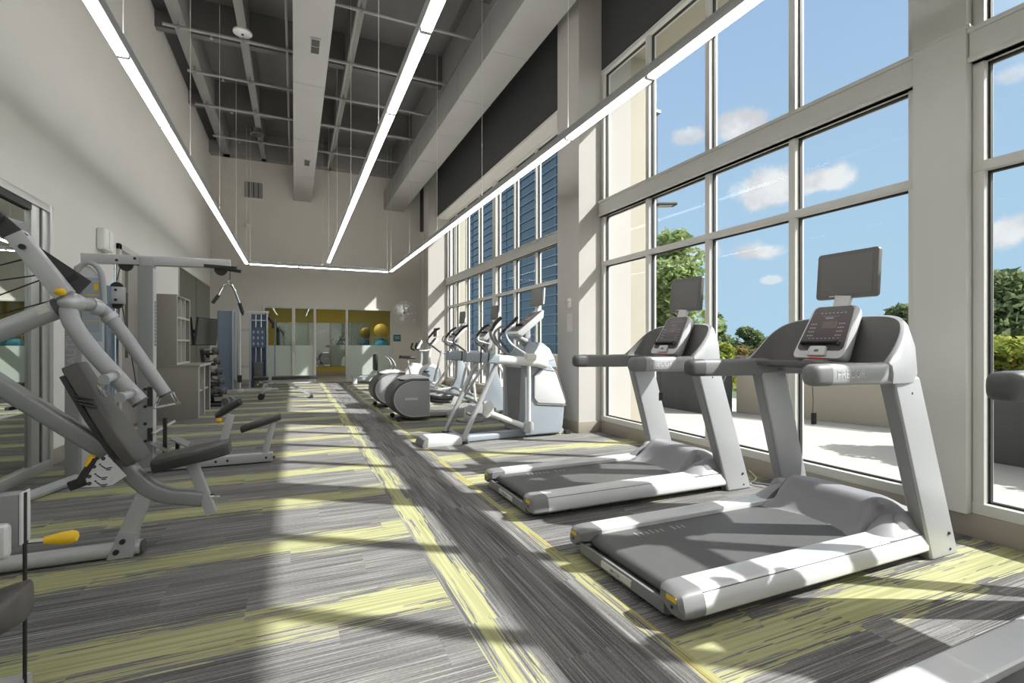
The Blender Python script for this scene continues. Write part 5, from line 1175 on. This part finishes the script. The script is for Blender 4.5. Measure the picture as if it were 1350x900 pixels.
build('base_tube', G().bar([(-.5, 0, .04), (.12, 0, .04)], .08, .07, r=.02), 'silver', t); build('post', G().bar([(-.35, 0, .05), (-.35, 0, .55)], .08, .08, r=.02), 'silver', t)
build('seat_post', G().bar([(-.12, -.10, .04), (-.10, -.11, .26)], .07, .07, r=.015).bar([(-.12, -.14, .04), (-.12, .05, .04)], .07, .07), 'silver', t)

# ---- cable cross-over station at the far wall
t = thing('cable_station', 'blue grey cable station standing near far left corner', 'strength machine', (-1.1, 14.3, 0))
build('left_shroud', G().box(-.64, -.28, -.18, .18, .06, 2.02), 'acry', t, bev=.03, seg=3); build('base_plate', G().box(-.66, .55, -.22, .22, 0, .06), 'silver', t, bev=.01)
for x in (-.30, -.20): build('left_column', G().box(x - .02, x + .02, -.22, -.17, .06, 2.04), 'paleblue', t, bev=.004)
build('left_post', G().cyl((-.14, -.24, .06), (-.14, -.24, 2.0), .022, 12), 'plasw', t); build('post_foot', G().box(-.20, -.06, -.34, -.18, 0, .07), 'plasw', t, bev=.01)
cg = build('carriage', G().box(-.19, -.10, -.30, -.2, .24, .42), 'black', t, bev=.006); build('carriage_knob', G().ell((-.22, -.26, .36), .02, 10, 8), 'yellow', cg)
for x in (.06, .46): build('right_column', G().box(x - .02, x + .02, -.05, .05, .06, 2.0), 'paleblue', t, bev=.004)
for z in (1.55, .62): build('cross_brace', G().bar([(-.18, 0, z), (.06, 0, z)], .04, .05), 'silver', t)
build('top_brace', G().bar([(-.4, 0, 2.02), (.5, 0, 2.02)], .06, .05), 'silver', t); build('top_brace', G().bar([(.06, -.04, 1.80), (.46, -.04, 1.80)], .03, .03), 'paleblue', t)
build('back_shroud', G().box(.09, .43, .06, .09, .08, 1.96), 'navy', t)
ws = build('weight_stack', G().box(.16, .36, -.10, .05, .09, .72), 'plasd', t, bev=.004); build('stack_seams', G().box(.158, .362, -.102, .0, .20, .204).box(.158, .362, -.102, .0, .31, .314).box(.158, .362, -.102, .0, .42, .424).box(.158, .362, -.102, .0, .53, .534), 'black', ws); build('selector_knob', G().ell((.25, -.12, .16), .022, 10, 8), 'yellow', ws)
for x in (.2, .32): build('guide_rod', G().cyl((x, -.03, .7), (x, -.03, 1.95), .012, 8), 'chrome', t)
pl = build('instruction_panel', G().box(.10, .42, -.075, -.065, 1.1, 1.62), 'navy', t)
for k in range(3):
    for j in range(3): build('panel_figure', G().ell((.15 + .10 * k, -.076, 1.2 + .15 * j), (.02, .002, .04), 10, 8), 'paleblue', pl)
build('swivel_arm', G().bar([(.48, -.02, 1.88), (.60, -.05, 1.72), (.60, -.05, 1.60)], .06, .06), 'black', t); build('right_post', G().cyl((.64, -.05, .06), (.64, -.05, 1.85), .018, 10), 'acry', t); build('foot', G().box(.55, .72, -.12, .04, 0, .05), 'silver', t, bev=.006)
build('pulley', G().cyl((-.10, -.24, 1.96), (-.06, -.24, 1.96), .05, 16), 'black', t)
# ---- adjustable bench
t = thing('weight_bench', 'flat black weight bench with wheels before glass partition', 'bench', (-.15, 12.0, 0))
build('back_pad', G().box(-.30, .62, -.13, .13, .42, .49), 'vinyl', t, bev=.02, seg=3); build('seat_pad', G().box(-.66, -.36, -.13, .13, .42, .49), 'vinyl', t, bev=.02, seg=3)
build('frame_tube', G().bar([(-.55, 0, .38), (.45, 0, .38)], .06, .06), 'silver', t); build('front_leg', G().bar([(-.42, 0, .38), (-.50, 0, .08)], .06, .06, up=(1, 0, 0)), 'silver', t)
build('axle', G().cyl((-.50, -.14, .07), (-.50, .14, .07), .014), 'silver', t)
for sy in (-1, 1): build('wheel', G().cyl((-.50, sy * .14 - .03, .065), (-.50, sy * .14 + .03, .065), .065, 18), 'black', t)
build('rear_leg', G().bar([(-.05, 0, .38), (.50, 0, .05)], .05, .05), 'silver', t); build('rear_foot', G().bar([(.50, -.2, .03), (.50, .2, .03)], .06, .05), 'black', t)
# ---- low step
t = thing('step_platform', 'low grey step platform beside the glass partition', 'step', (2.0, 15.6, 0))
build('top', G().box(-.42, .42, -.2, .2, .19, .24), 'plasb', t, bev=.015); 
for sx in (-1, 1): build('riser', G().box(sx * .34 - .06, sx * .34 + .06, -.18, .18, 0, .19), 'plasw', t, bev=.015)
